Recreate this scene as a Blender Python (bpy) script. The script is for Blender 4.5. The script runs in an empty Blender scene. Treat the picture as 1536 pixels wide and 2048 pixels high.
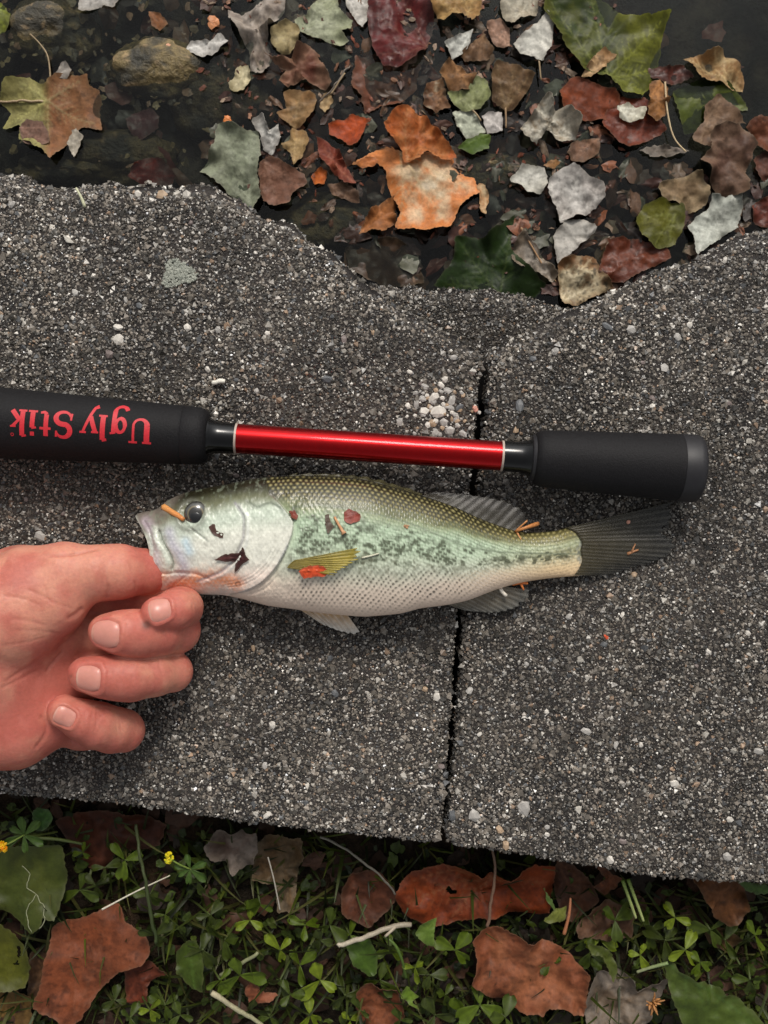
import bpy, math, random
import numpy as np
from mathutils import Vector
from mathutils.geometry import delaunay_2d_cdt

# ------------------------------------------------------------------ camera, sky, sun, exposure
H = 0.42            # camera height above the capstones (m)
S = 5000.0          # photograph pixels per metre on the capstone plane
sc = bpy.context.scene
cam_d = bpy.data.cameras.new('camera')
cam = bpy.data.objects.new('camera', cam_d)
sc.collection.objects.link(cam)
cam.location = (0, 0, H)
cam_d.sensor_fit = 'VERTICAL'
cam_d.sensor_height = 24.0
cam_d.lens = 24.0 * H / (2048 / S)
cam_d.clip_start = 0.01
cam_d.clip_end = 200
sc.camera = cam

SUN_ELEV, SUN_AZ = 46.0, 8.0      # azimuth measured from +Y towards +X
w = bpy.data.worlds.new('World')
sc.world = w
w.use_nodes = True
nt = w.node_tree
sky = nt.nodes.new('ShaderNodeTexSky')
sky.sky_type = 'NISHITA'
sky.sun_disc = False
sky.sun_elevation = math.radians(SUN_ELEV)
sky.sun_rotation = math.radians(SUN_AZ)
sky.air_density = 1.0
sky.dust_density = 4.0
hs = nt.nodes.new('ShaderNodeHueSaturation')
hs.inputs['Saturation'].default_value = 0.10
bg = nt.nodes['Background']
bg.inputs['Strength'].default_value = 0.10
nt.links.new(sky.outputs[0], hs.inputs['Color'])
nt.links.new(hs.outputs[0], bg.inputs['Color'])

sun_d = bpy.data.lights.new('sun', 'SUN')
sun_d.energy = 1.5
sun_d.angle = math.radians(14)
sun_d.color = (1.0, 0.92, 0.82)
sun = bpy.data.objects.new('sun', sun_d)
sc.collection.objects.link(sun)
_e, _a = math.radians(SUN_ELEV), math.radians(SUN_AZ)
sun.location = (0.3, 1.0, 1.5)
_dir = Vector((math.sin(_a) * math.cos(_e), math.cos(_a) * math.cos(_e), math.sin(_e)))
sun.rotation_euler = (-_dir).to_track_quat('-Z', 'Y').to_euler()

vs = sc.view_settings
vs.view_transform = 'Standard'
vs.look = 'None'
vs.exposure = 0.3
vs.gamma = 1.0
vs.use_curve_mapping = False

# ------------------------------------------------------------------ helpers
RNG = np.random.default_rng(7)
random.seed(7)
COL = sc.collection

def lin(c):
    c = np.asarray(c, float) / 255.0
    return np.where(c <= 0.04045, c / 12.92, ((c + 0.055) / 1.055) ** 2.4)

def PX(px, py, z_mm=0.0):
    """photo pixel -> world point (mm) on the horizontal plane at height z_mm"""
    px = np.asarray(px, float); py = np.asarray(py, float)
    k = (1 - np.asarray(z_mm, float) / (H * 1000)) * 1000 / S
    return (px - 768) * k, (1024 - py) * k

def PT(px, py, z_mm=0.0):
    x, y = PX(px, py, z_mm)
    return np.array([float(x), float(y), float(z_mm)])

def _hash(ix, iy, iz, seed):
    h = (ix * 73856093) ^ (iy * 19349663) ^ (iz * 83492791) ^ (seed * 2654435761 & 0x7fffffff)
    h = (h ^ (h >> 13)) * 1274126177
    h = h & 0x7fffffff
    h = (h ^ (h >> 16)) & 0xffff
    return h / 65535.0

def vnoise(x, y, z=0.0, seed=0):
    x = np.asarray(x, float); y = np.asarray(y, float); z = np.asarray(z, float) + np.zeros_like(x)
    ix, iy, iz = np.floor(x).astype(np.int64), np.floor(y).astype(np.int64), np.floor(z).astype(np.int64)
    fx, fy, fz = x - ix, y - iy, z - iz
    fx = fx * fx * (3 - 2 * fx); fy = fy * fy * (3 - 2 * fy); fz = fz * fz * (3 - 2 * fz)
    r = 0
    for a in (0, 1):
        for b in (0, 1):
            for c in (0, 1):
                wgt = (fx if a else 1 - fx) * (fy if b else 1 - fy) * (fz if c else 1 - fz)
                r = r + wgt * _hash(ix + a, iy + b, iz + c, seed)
    return r * 2 - 1

def fbm(x, y, z=0.0, seed=0, oct=4):
    r = 0; a = 0.5; f = 1.0
    for o in range(oct):
        r = r + a * vnoise(np.asarray(x) * f, np.asarray(y) * f, np.asarray(z) * f, seed + o * 17)
        a *= 0.5; f *= 2.03
    return r

def sstep(a, b, x):
    t = np.clip((np.asarray(x, float) - a) / (b - a), 0, 1)
    return t * t * (3 - 2 * t)

def mix(a, b, t):
    t = np.asarray(t)[..., None]
    return np.asarray(a) * (1 - t) + np.asarray(b) * t

def mesh_np(name, V, F, col=None, smooth=True):
    """V in mm (n,3); F an (m,k) int array or a list of such arrays"""
    V = np.asarray(V, np.float32) * 0.001
    Fs = F if isinstance(F, list) else [F]
    Fs = [np.asarray(f, np.int32) for f in Fs if len(f)]
    me = bpy.data.meshes.new(name)
    me.vertices.add(len(V)); me.vertices.foreach_set('co', V.ravel())
    nl = sum(f.size for f in Fs); npol = sum(len(f) for f in Fs)
    me.loops.add(nl); me.polygons.add(npol)
    me.loops.foreach_set('vertex_index', np.concatenate([f.ravel() for f in Fs]))
    tot = np.concatenate([np.full(len(f), f.shape[1], np.int32) for f in Fs])
    st = np.concatenate([[0], np.cumsum(tot)[:-1]]).astype(np.int32)
    me.polygons.foreach_set('loop_start', st)
    me.polygons.foreach_set('loop_total', tot)
    me.polygons.foreach_set('use_smooth', np.full(npol, smooth, bool))
    if col is not None:
        ca = me.color_attributes.new('Col', 'FLOAT_COLOR', 'POINT')
        c4 = np.ones((len(V), 4), np.float32); c4[:, :3] = np.clip(col, 0, 1)
        ca.data.foreach_set('color', c4.ravel())
    me.update(calc_edges=True)
    return me

def link(name, me, mat=None, parent=None):
    o = bpy.data.objects.new(name, me)
    COL.objects.link(o)
    if mat is not None and me is not None:
        if not me.materials: me.materials.append(mat)
    if parent is not None: o.parent = parent
    return o

def tag(o, label=None, cat=None, group=None, kind=None):
    if label: o['label'] = label
    if cat: o['category'] = cat
    if group: o['group'] = group
    if kind: o['kind'] = kind
    return o

def recentre(o, base_mm):
    """move a mesh object's origin to base_mm without moving the mesh"""
    b = np.asarray(base_mm, float) * 0.001
    n = len(o.data.vertices)
    co = np.empty(n * 3, np.float32); o.data.vertices.foreach_get('co', co)
    co = co.reshape(-1, 3) - b
    o.data.vertices.foreach_set('co', co.astype(np.float32).ravel())
    o.location = Vector(b)
    o.data.update()

def empty(name, base_mm):
    o = bpy.data.objects.new(name, None)
    COL.objects.link(o)
    o.empty_display_size = 0.01
    o.location = Vector(np.asarray(base_mm) * 0.001)
    return o

def child(name, me, mat, parent):
    """part whose mesh is written in world mm, under a parent standing anywhere"""
    o = link(name, me, mat, parent)
    o.location = -Vector(world_loc(parent))
    return o

def world_loc(o):
    l = Vector(o.location)
    while o.parent is not None:
        o = o.parent; l = l + Vector(o.location)
    return l

def seg_dist(x, y, poly, closed=False):
    """distance of points to a polyline and the arclength fraction of the nearest point"""
    P = np.asarray(poly, float)
    if closed: P = np.vstack([P, P[:1]])
    x = np.asarray(x, float); y = np.asarray(y, float)
    best = np.full(x.shape, 1e9); frac = np.zeros(x.shape)
    L = np.hypot(*(P[1:] - P[:-1]).T); cum = np.concatenate([[0], np.cumsum(L)])
    for i in range(len(P) - 1):
        ax, ay = P[i]; dx, dy = P[i + 1] - P[i]
        l2 = dx * dx + dy * dy + 1e-12
        t = np.clip(((x - ax) * dx + (y - ay) * dy) / l2, 0, 1)
        d = np.hypot(x - ax - t * dx, y - ay - t * dy)
        m = d < best
        best = np.where(m, d, best); frac = np.where(m, (cum[i] + t * L[i]) / (cum[-1] + 1e-9), frac)
    return best, frac

def inside(x, y, poly):
    P = np.asarray(poly, float); x = np.asarray(x, float); y = np.asarray(y, float)
    r = np.zeros(x.shape, bool); j = len(P) - 1
    for i in range(len(P)):
        xi, yi = P[i]; xj, yj = P[j]
        if yi != yj:
            c = ((yi > y) != (yj > y)) & (x < (xj - xi) * (y - yi) / (yj - yi) + xi)
            r ^= c
        j = i
    return r

def resample(poly, step, closed=True, round_=True):
    """Catmull-Rom through the points, resampled at about step"""
    P = np.asarray(poly, float); n = len(P); out = []
    rng = range(n) if closed else range(n - 1)
    for i in rng:
        if closed: p0, p1, p2, p3 = P[i - 1], P[i], P[(i + 1) % n], P[(i + 2) % n]
        else: p0, p1, p2, p3 = P[max(i - 1, 0)], P[i], P[i + 1], P[min(i + 2, n - 1)]
        m = max(1, int(np.hypot(*(p2 - p1)) / step))
        for k in range(m):
            t = k / m
            if round_:
                q = 0.5 * (2 * p1 + (p2 - p0) * t + (2 * p0 - 5 * p1 + 4 * p2 - p3) * t * t + (3 * p1 - p0 - 3 * p2 + p3) * t ** 3)
                q = 0.55 * q + 0.45 * (p1 + (p2 - p1) * t)
            else: q = p1 + (p2 - p1) * t
            out.append(q)
    if not closed: out.append(P[-1])
    return np.array(out)

def cdt(outline, step, seed=0):
    """triangulate the inside of an outline (mm) with a jittered grid: points, triangles"""
    O = np.asarray(outline, float)
    lo, hi = O.min(0), O.max(0)
    gx, gy = np.meshgrid(np.arange(lo[0], hi[0], step), np.arange(lo[1], hi[1], step * 0.87))
    gx = gx + (np.arange(gx.shape[0])[:, None] % 2) * step * 0.5
    r = np.random.default_rng(seed)
    gx = (gx + r.uniform(-.15, .15, gx.shape) * step).ravel(); gy = (gy + r.uniform(-.15, .15, gy.shape) * step).ravel()
    m = inside(gx, gy, O); gx, gy = gx[m], gy[m]
    d, _ = seg_dist(gx, gy, O, True); m = d > step * 0.45
    pts = [Vector(p) for p in O] + [Vector(p) for p in zip(gx[m], gy[m])]
    n = len(O)
    res = delaunay_2d_cdt(pts, [(i, (i + 1) % n) for i in range(n)], [list(range(n))], 1, 1e-5)
    V = np.array([(v.x, v.y) for v in res[0]])
    F = [f for f in res[2] if len(f) == 3]
    return V, np.array(F, np.int32)

# ------------------------------------------------------------------ materials
def new_mat(name):
    m = bpy.data.materials.new(name); m.use_nodes = True
    return m, m.node_tree, m.node_tree.nodes['Principled BSDF']

def noise_node(nt, scale, detail=4, rough=0.6, coord=None):
    n = nt.nodes.new('ShaderNodeTexNoise')
    n.inputs['Scale'].default_value = scale; n.inputs['Detail'].default_value = detail
    n.inputs['Roughness'].default_value = rough
    tc = nt.nodes.new('ShaderNodeTexCoord')
    nt.links.new(tc.outputs['Object'], n.inputs['Vector'])
    return n

def add_bump(nt, bsdf, src, strength, dist):
    b = nt.nodes.new('ShaderNodeBump')
    b.inputs['Strength'].default_value = strength; b.inputs['Distance'].default_value = dist
    nt.links.new(src, b.inputs['Height']); nt.links.new(b.outputs[0], bsdf.inputs['Normal'])
    return b

def vcol_mat(name, rough=0.6, spec=0.4, scale=900, vary=0.25, bump=0.3, bdist=0.0003, coat=0.0, sss=0.0, rvary=0.0):
    m, nt, b = new_mat(name)
    at = nt.nodes.new('ShaderNodeAttribute'); at.attribute_name = 'Col'
    n = noise_node(nt, scale)
    mr = nt.nodes.new('ShaderNodeMapRange')
    mr.inputs['From Min'].default_value = 0.25; mr.inputs['From Max'].default_value = 0.75
    mr.inputs['To Min'].default_value = 1 - vary; mr.inputs['To Max'].default_value = 1 + vary
    nt.links.new(n.outputs['Fac'], mr.inputs['Value'])
    mx = nt.nodes.new('ShaderNodeVectorMath'); mx.operation = 'SCALE'
    nt.links.new(at.outputs['Color'], mx.inputs[0]); nt.links.new(mr.outputs[0], mx.inputs['Scale'])
    nt.links.new(mx.outputs[0], b.inputs['Base Color'])
    b.inputs['Roughness'].default_value = rough
    b.inputs['Specular IOR Level'].default_value = spec
    if rvary:
        r2 = nt.nodes.new('ShaderNodeMapRange')
        r2.inputs['From Min'].default_value = 0.3; r2.inputs['From Max'].default_value = 0.7
        r2.inputs['To Min'].default_value = rough - rvary; r2.inputs['To Max'].default_value = rough + rvary
        n2 = noise_node(nt, scale * 0.3)
        nt.links.new(n2.outputs['Fac'], r2.inputs['Value']); nt.links.new(r2.outputs[0], b.inputs['Roughness'])
    if bump: add_bump(nt, b, n.outputs['Fac'], bump, bdist)
    if coat:
        b.inputs['Coat Weight'].default_value = coat; b.inputs['Coat Roughness'].default_value = 0.12
    if sss:
        b.inputs['Subsurface Weight'].default_value = sss
        b.inputs['Subsurface Radius'].default_value = (1.0, 0.32, 0.16)
        b.inputs['Subsurface Scale'].default_value = 0.004
    return m

def plain_mat(name, srgb, rough=0.5, metallic=0.0, spec=0.5, coat=0.0, scale=600, vary=0.2, bump=0.0, bdist=0.0002):
    m, nt, b = new_mat(name)
    c = lin(srgb)
    n = noise_node(nt, scale)
    rp = nt.nodes.new('ShaderNodeValToRGB')
    rp.color_ramp.elements[0].position = 0.3; rp.color_ramp.elements[1].position = 0.7
    rp.color_ramp.elements[0].color = (*(c * (1 - vary)), 1); rp.color_ramp.elements[1].color = (*np.minimum(c * (1 + vary), 1), 1)
    nt.links.new(n.outputs['Fac'], rp.inputs[0]); nt.links.new(rp.outputs[0], b.inputs['Base Color'])
    b.inputs['Roughness'].default_value = rough; b.inputs['Metallic'].default_value = metallic
    b.inputs['Specular IOR Level'].default_value = spec
    if coat:
        b.inputs['Coat Weight'].default_value = coat; b.inputs['Coat Roughness'].default_value = 0.06
    if bump: add_bump(nt, b, n.outputs['Fac'], bump, bdist)
    return m

M_GRAIN = vcol_mat('aggregate_grain', rough=0.34, spec=0.7, scale=1500, vary=0.25, bump=0.35, bdist=0.0003, rvary=0.15)
M_MATRIX = vcol_mat('cement_matrix', rough=0.85, spec=0.3, scale=1200, vary=0.4, bump=0.9, bdist=0.0008)
M_LEAF = vcol_mat('dead_leaf', rough=0.6, spec=0.22, scale=700, vary=0.24, bump=0.45, bdist=0.0004, rvary=0.15)
M_WETLEAF = vcol_mat('wet_leaf', rough=0.45, spec=0.3, scale=700, vary=0.24, bump=0.45, bdist=0.0004, rvary=0.12)
M_GREEN = vcol_mat('green_leaf', rough=0.5, spec=0.25, scale=800, vary=0.2, bump=0.3, bdist=0.0003)
M_FISH = vcol_mat('fish_skin', rough=0.38, spec=0.42, scale=1600, vary=0.10, bump=0.15, bdist=0.0002, coat=0.14)
M_SKIN = vcol_mat('skin', rough=0.5, spec=0.34, scale=900, vary=0.10, bump=0.5, bdist=0.0003, sss=0.22, rvary=0.1)
M_NAIL = vcol_mat('fingernail', rough=0.32, spec=0.5, scale=500, vary=0.06, bump=0.05, sss=0.15)
M_ROCK = vcol_mat('mossy_rock', rough=0.6, spec=0.5, scale=500, vary=0.5, bump=0.9, bdist=0.0015)
M_SOIL = vcol_mat('soil', rough=0.9, spec=0.2, scale=350, vary=0.5, bump=1.0, bdist=0.003)
M_BED = vcol_mat('pond_mud', rough=0.7, spec=0.3, scale=250, vary=0.5, bump=0.8, bdist=0.003)
M_DEBRIS = vcol_mat('plant_debris', rough=0.5, spec=0.4, scale=1500, vary=0.25, bump=0.3, bdist=0.0002)
M_EVA = plain_mat('foam_grip', (21, 20, 22), rough=0.65, spec=0.22, scale=1700, vary=0.45, bump=0.7, bdist=0.0002)
M_CAP = plain_mat('rubber_cap', (32, 31, 34), rough=0.5, spec=0.45, scale=900, vary=0.12, bump=0.1)
M_RED = plain_mat('red_anodised_tube', (166, 2, 8), rough=0.2, metallic=0.9, coat=0.25, scale=300, vary=0.08)
M_BLACK = plain_mat('black_gloss_wrap', (7, 7, 8), rough=0.2, spec=0.3, coat=0.25, scale=400, vary=0.2)
M_TRIM = plain_mat('pale_trim', (176, 160, 148), rough=0.4, scale=500, vary=0.2)
M_INK = plain_mat('red_print', (196, 34, 46), rough=0.55, scale=1800, vary=0.18)

def fin_mat():
    m, nt, b = new_mat('fin_membrane')
    at = nt.nodes.new('ShaderNodeAttribute'); at.attribute_name = 'Col'
    nt.links.new(at.outputs['Color'], b.inputs['Base Color'])
    b.inputs['Roughness'].default_value = 0.42
    n = noise_node(nt, 500)
    mr = nt.nodes.new('ShaderNodeMapRange')
    mr.inputs['To Min'].default_value = 0.45; mr.inputs['To Max'].default_value = 0.9
    nt.links.new(n.outputs['Fac'], mr.inputs['Value'])
    nt.links.new(mr.outputs[0], b.inputs['Alpha'])
    return m
M_FIN = fin_mat()

def water_mat():
    m, nt, b = new_mat('pond_water')
    out = nt.nodes['Material Output']
    tr = nt.nodes.new('ShaderNodeBsdfTransparent'); tr.inputs['Color'].default_value = (0.62, 0.66, 0.62, 1)
    gl = nt.nodes.new('ShaderNodeBsdfGlossy'); gl.inputs['Roughness'].default_value = 0.03
    fr = nt.nodes.new('ShaderNodeFresnel'); fr.inputs['IOR'].default_value = 1.33
    n = noise_node(nt, 28, 2); bp = nt.nodes.new('ShaderNodeBump')
    bp.inputs['Strength'].default_value = 0.03; bp.inputs['Distance'].default_value = 0.004
    nt.links.new(n.outputs['Fac'], bp.inputs['Height'])
    nt.links.new(bp.outputs[0], gl.inputs['Normal']); nt.links.new(bp.outputs[0], fr.inputs['Normal'])
    mx = nt.nodes.new('ShaderNodeMixShader')
    nt.links.new(fr.outputs[0], mx.inputs[0]); nt.links.new(tr.outputs[0], mx.inputs[1]); nt.links.new(gl.outputs[0], mx.inputs[2])
    nt.links.new(mx.outputs[0], out.inputs['Surface'])
    return m
M_WATER = water_mat()

# ------------------------------------------------------------------ the setting: soil, pond bed, water
Z_WATER, Z_SOIL, Z_BLOCK = -82.0, -46.0, -62.0

def sheet(name, x0, x1, y0, y1, step, zf, cf, mat, far=None):
    """finely gridded near part and a few big quads out to the far edge, as one mesh (mm)"""
    xs = np.arange(x0, x1 + .1, step); ys = np.arange(y0, y1 + .1, step)
    if far:
        xs = np.concatenate([[-far, -far / 4], xs, [far / 4, far]])
        ys = np.concatenate([[far['y0']] if isinstance(far, dict) else [], ys])
    X, Y = np.meshgrid(xs, ys)
    V = np.stack([X.ravel(), Y.ravel(), zf(X.ravel(), Y.ravel())], 1)
    nx, ny = len(xs), len(ys)
    i = (np.arange(ny - 1)[:, None] * nx + np.arange(nx - 1)[None]).ravel()
    F = np.stack([i, i + 1, i + nx + 1, i + nx], 1)
    me = mesh_np(name, V, F, cf(V) if cf else None)
    return link(name, me, mat)

def soil_z(x, y):
    return Z_SOIL + 4 * fbm(x / 30, y / 30, 0, 3) + 1.5 * fbm(x / 6, y / 6, 0, 4)
def grid_axis(lo, hi, step, far_lo=None, far_hi=None):
    a = [np.arange(lo, hi + .1, step)]
    if far_lo is not None: a.insert(0, np.array([far_lo, far_lo / 3 + lo * 2 / 3]))
    if far_hi is not None: a.append(np.array([far_hi / 3 + hi * 2 / 3, far_hi]))
    return np.concatenate(a)
def sheet2(name, xs, ys, zf, cf, mat):
    X, Y = np.meshgrid(xs, ys)
    V = np.stack([X.ravel(), Y.ravel(), zf(X.ravel(), Y.ravel())], 1)
    nx, ny = len(xs), len(ys)
    i = (np.arange(ny - 1)[:, None] * nx + np.arange(nx - 1)[None]).ravel()
    F = np.stack([i, i + 1, i + nx + 1, i + nx], 1)
    return tag(link(name, mesh_np(name, V, F, cf(V) if cf else None), mat), kind='structure')

def soil_c(V):
    t = sstep(-.3, .4, fbm(V[:, 0] / 12, V[:, 1] / 12, 0, 9))
    return mix(lin((34, 28, 20)), lin((62, 48, 34)), t)  # soil colour set darker in place of the shade on this side
sheet2('ground', grid_axis(-300, 300, 2.5, -20000, 20000), grid_axis(-360, -92, 2.5, -20000), soil_z, soil_c, M_SOIL)

def bed_z(x, y):
    base = Z_WATER - 34 + 16 * sstep(40, -120, x) * sstep(420, 150, y)
    return base + 10 * fbm(x / 45, y / 45, 0, 21) + 3 * fbm(x / 9, y / 9, 0, 22)
def bed_c(V):
    t = sstep(-.3, .4, fbm(V[:, 0] / 14, V[:, 1] / 14, 0, 23))
    return mix(lin((26, 27, 24)), lin((58, 52, 42)), t)
sheet2('pond_bed', grid_axis(-320, 320, 3, -20000, 20000), grid_axis(30, 400, 3, None, 20000), bed_z, bed_c, M_BED)
sheet2('pond_water', grid_axis(-320, 320, 40, -20000, 20000), grid_axis(30, 400, 40, None, 20000), lambda x, y: np.full(x.shape, Z_WATER), None, M_WATER)

# ------------------------------------------------------------------ stones with exposed aggregate
def icosa():
    p = (1 + 5 ** .5) / 2
    V = np.array([(-1, p, 0), (1, p, 0), (-1, -p, 0), (1, -p, 0), (0, -1, p), (0, 1, p), (0, -1, -p), (0, 1, -p), (p, 0, -1), (p, 0, 1), (-p, 0, -1), (-p, 0, 1)], float)
    V /= np.linalg.norm(V[0])
    F = np.array([(0, 11, 5), (0, 5, 1), (0, 1, 7), (0, 7, 10), (0, 10, 11), (1, 5, 9), (5, 11, 4), (11, 10, 2), (10, 7, 6), (7, 1, 8), (3, 9, 4), (3, 4, 2), (3, 2, 6), (3, 6, 8), (3, 8, 9), (4, 9, 5), (2, 4, 11), (6, 2, 10), (8, 6, 7), (9, 8, 1)])
    return V, F
ICO_V, ICO_F = icosa()
OCT_V = np.array([(1, 0, 0), (-1, 0, 0), (0, 1, 0), (0, -1, 0), (0, 0, 1), (0, 0, -1)], float)
OCT_F = np.array([(0, 2, 4), (2, 1, 4), (1, 3, 4), (3, 0, 4), (2, 0, 5), (1, 2, 5), (3, 1, 5), (0, 3, 5)])

def rand_rot(n, rng):
    q = rng.normal(size=(n, 4)); q /= np.linalg.norm(q, axis=1)[:, None]
    a, b, c, d = q.T
    return np.stack([np.stack([1 - 2 * (c * c + d * d), 2 * (b * c - a * d), 2 * (b * d + a * c)], 1),
                     np.stack([2 * (b * c + a * d), 1 - 2 * (b * b + d * d), 2 * (c * d - a * b)], 1),
                     np.stack([2 * (b * d - a * c), 2 * (c * d + a * b), 1 - 2 * (b * b + c * c)], 1)], 1)

def grain_mesh(name, C, R, colr, rng, flat=0.75, octa=False):
    n = len(C); BV, BF = (OCT_V * 1.2, OCT_F) if octa else (ICO_V, ICO_F); m = len(BV)
    jit = rng.uniform(0.7, 1.2, (n, m, 1)) * rng.uniform(0.65, 1.3, (n, 1, 3))
    V = BV[None] * jit
    V = np.einsum('nij,nkj->nki', rand_rot(n, rng), V) * R[:, None, None]
    V[:, :, 2] *= flat
    V = V + C[:, None, :]
    F = BF[None] + (np.arange(n) * m)[:, None, None]
    return mesh_np(name, V.reshape(-1, 3), F.reshape(-1, 3), np.repeat(colr, m, axis=0), smooth=False)

PAL = np.array([lin((57, 54, 49)), lin((90, 84, 76)), lin((120, 112, 102)), lin((160, 155, 146)), lin((226, 221, 212)), lin((136, 114, 94)), lin((74, 75, 76))])
PAL_P = np.array([.30, .36, .17, .075, .03, .02, .045]); PAL_P = PAL_P / PAL_P.sum()

PEB_MATS = [plain_mat('pebble_' + n, c, rough=0.5, spec=0.45, scale=700, vary=0.25, bump=0.4, bdist=0.0005) for n, c in
            (('pale_grey', (168, 164, 158)), ('white', (206, 200, 190)), ('tan', (170, 146, 120)), ('slate', (92, 94, 96)), ('mauve', (122, 110, 106)))]
PEB_MESH = []
_r = np.random.default_rng(5)
for k in range(5):
    for q in range(3):
        V = ICO_V.copy(); V0 = V; F0 = ICO_F
        # one midpoint subdivision for rounder pebbles: 80 -> keep to 12..50 triangles by jittering the icosahedron only
        V = V * _r.uniform(0.78, 1.15, (12, 1)) * np.array([1.2, 0.9, 0.62]) * _r.uniform(.85, 1.15, (1, 3))
        me = mesh_np('pebble', V * 1.0, F0, None, smooth=False)
        me.materials.append(PEB_MATS[k])
        PEB_MESH.append(me)

def stone(name, label, cat, outline_px, rough_px, z_top, thick, seed, view_px, tint=1.0, rough_drop=9.0, n_peb=80, spacing=1.02, joint_drop=1.2, extra_peb=()):
    rng = np.random.default_rng(seed)
    O = np.stack(PX(*np.array(outline_px, float).T, z_top), 1)
    O = resample(O, 2.2, True, True)
    nrm = np.roll(O, -1, 0) - np.roll(O, 1, 0); nrm = np.stack([nrm[:, 1], -nrm[:, 0]], 1); nrm /= np.linalg.norm(nrm, axis=1)[:, None] + 1e-9
    Rg = resample(np.stack(PX(*np.array(rough_px, float).T, z_top), 1), 3, False) if len(rough_px) else None
    if Rg is not None:
        dR, _ = seg_dist(O[:, 0], O[:, 1], Rg)
        amp = np.where(dR < 3, 1.7, 0.55)
    else: amp = 0.5
    O = O + nrm * (amp * 1.6 * fbm(O[:, 0] / 7, O[:, 1] / 7, 0, seed))[:, None]
    def hgt(x, y):
        d, _ = seg_dist(x, y, O, True)
        z = z_top - joint_drop * (1 - sstep(0, 2.6, d)) ** 1.5
        if Rg is not None:
            dr, _ = seg_dist(x, y, Rg)
            wv = 9 + 5 * fbm(x / 25, y / 25, 0, seed + 3)
            z = z - rough_drop * (1 - sstep(0, 1, dr / np.maximum(wv, 3))) ** 1.6
        return z + 1.0 * fbm(x / 38, y / 38, 0, seed + 1, 3) * sstep(0, 15, d) + 0.5 * fbm(x / 5, y / 5, 0, seed + 2, 3)
    V2, F = cdt(O, 4.0, seed)
    n = len(O)
    z = hgt(V2[:, 0], V2[:, 1]) - 0.25
    V = np.column_stack([V2, z])
    bl = []
    zl = [z_top - thick * .33, z_top - thick * .66, z_top - thick]
    ring = np.arange(n); Vs = [V]; Fs = [F]; base = len(V); prev = ring
    for q, zz in enumerate(zl):
        off = nrm * (0.6 * fbm(O[:, 0] / 5, O[:, 1] / 5, q * 3.1, seed + 5))[:, None]
        Vs.append(np.column_stack([O + off, np.full(n, zz)]))
        cur = base + np.arange(n); base += n
        Fs.append(np.stack([prev, cur, np.roll(cur, -1), np.roll(prev, -1)], 1)); prev = cur
    # CDT keeps outline points first, so prev ring indexes 0..n-1 are the outline
    V = np.vstack(Vs)
    t = sstep(-.4, .5, fbm(V[:, 0] / 20, V[:, 1] / 20, 0, seed + 8))
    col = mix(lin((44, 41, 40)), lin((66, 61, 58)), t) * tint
    root = link(name, mesh_np(name, V, [f for f in Fs], col), M_MATRIX)
    c = np.append(O.mean(0), z_top - thick)
    recentre(root, c)
    tag(root, label, cat)
    # -------- aggregate grains
    vp = np.stack(PX(*np.array(view_px, float).T, z_top), 1)
    lo, hi = vp.min(0), vp.max(0)
    gx, gy = np.meshgrid(np.arange(lo[0], hi[0], spacing), np.arange(lo[1], hi[1], spacing * .87))
    gx = gx + (np.arange(gx.shape[0])[:, None] % 2) * spacing / 2
    gx = (gx + rng.uniform(-.5, .5, gx.shape) * spacing).ravel(); gy = (gy + rng.uniform(-.5, .5, gy.shape) * spacing).ravel()
    m = inside(gx, gy, O) & inside(gx, gy, vp); gx, gy = gx[m], gy[m]
    R = np.clip(rng.lognormal(math.log(.54), .42, len(gx)), .26, 1.6)
    # single larger pebbles that can be picked out one by one
    pc = rng.choice(len(gx), n_peb, replace=False)
    pr = np.clip(rng.lognormal(math.log(1.25), .28, n_peb), .95, 2.4)
    pk = rng.choice(5, n_peb, p=[.40, .17, .03, .15, .25])
    px_, py_ = gx[pc], gy[pc]
    if len(extra_peb):
        E = np.array(extra_peb, float); ex, ey = PX(E[:, 0], E[:, 1], z_top)
        px_ = np.concatenate([ex, px_]); py_ = np.concatenate([ey, py_]); pr = np.concatenate([E[:, 2] / 5, pr]); pk = np.concatenate([E[:, 3].astype(int), pk])
    keep = np.ones(len(gx), bool)
    for a, b, r in zip(px_, py_, pr): keep &= np.hypot(gx - a, gy - b) > r * 0.9
    gx, gy, R = gx[keep], gy[keep], R[keep]
    gz = hgt(gx, gy) - R * .30 + rng.uniform(-.25, .22, len(gx))
    pick = rng.choice(len(PAL), len(gx), p=PAL_P)
    colr = PAL[pick] * rng.uniform(.75, 1.25, (len(gx), 1))
    R = np.where(pick == 4, R * .62, R)  # whitest grains shrunk to bright specks, painting in the stone's glints
    patch = 1 + 0.42 * fbm(gx / 22, gy / 22, 0, seed + 11) + 0.25 * fbm(gx / 6, gy / 6, 0, seed + 12)
    stain = 1 + .38 * fbm(gx / 70, gy / 70, 0, seed + 14, 3) - .32 * sstep(.08, .4, fbm(gx / 33, gy / 45, 0, seed + 15, 3))
    colr = colr * (patch * stain)[:, None] * tint * 1.2
    # rim grains down the broken edges
    oo = resample(O, 1.25, True, False)
    mv = inside(oo[:, 0], oo[:, 1], vp); oo = oo[mv]
    rims = []
    for zz in np.arange(-.6, -14, -1.25):
        k = len(oo); jit = rng.uniform(-.5, .5, (k, 2))
        ztop = hgt(oo[:, 0], oo[:, 1])
        rims.append(np.column_stack([oo + jit, ztop + zz + rng.uniform(-.4, .4, k)]))
    rims = np.vstack(rims)
    rr = np.clip(rng.lognormal(math.log(.72), .35, len(rims)), .4, 1.6)
    rc = PAL[rng.choice(len(PAL), len(rims), p=PAL_P)] * rng.uniform(.7, 1.2, (len(rims), 1)) * tint
    C = np.vstack([np.column_stack([gx, gy, gz]), rims]); R = np.concatenate([R, rr]); colr = np.vstack([colr, rc])
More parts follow.
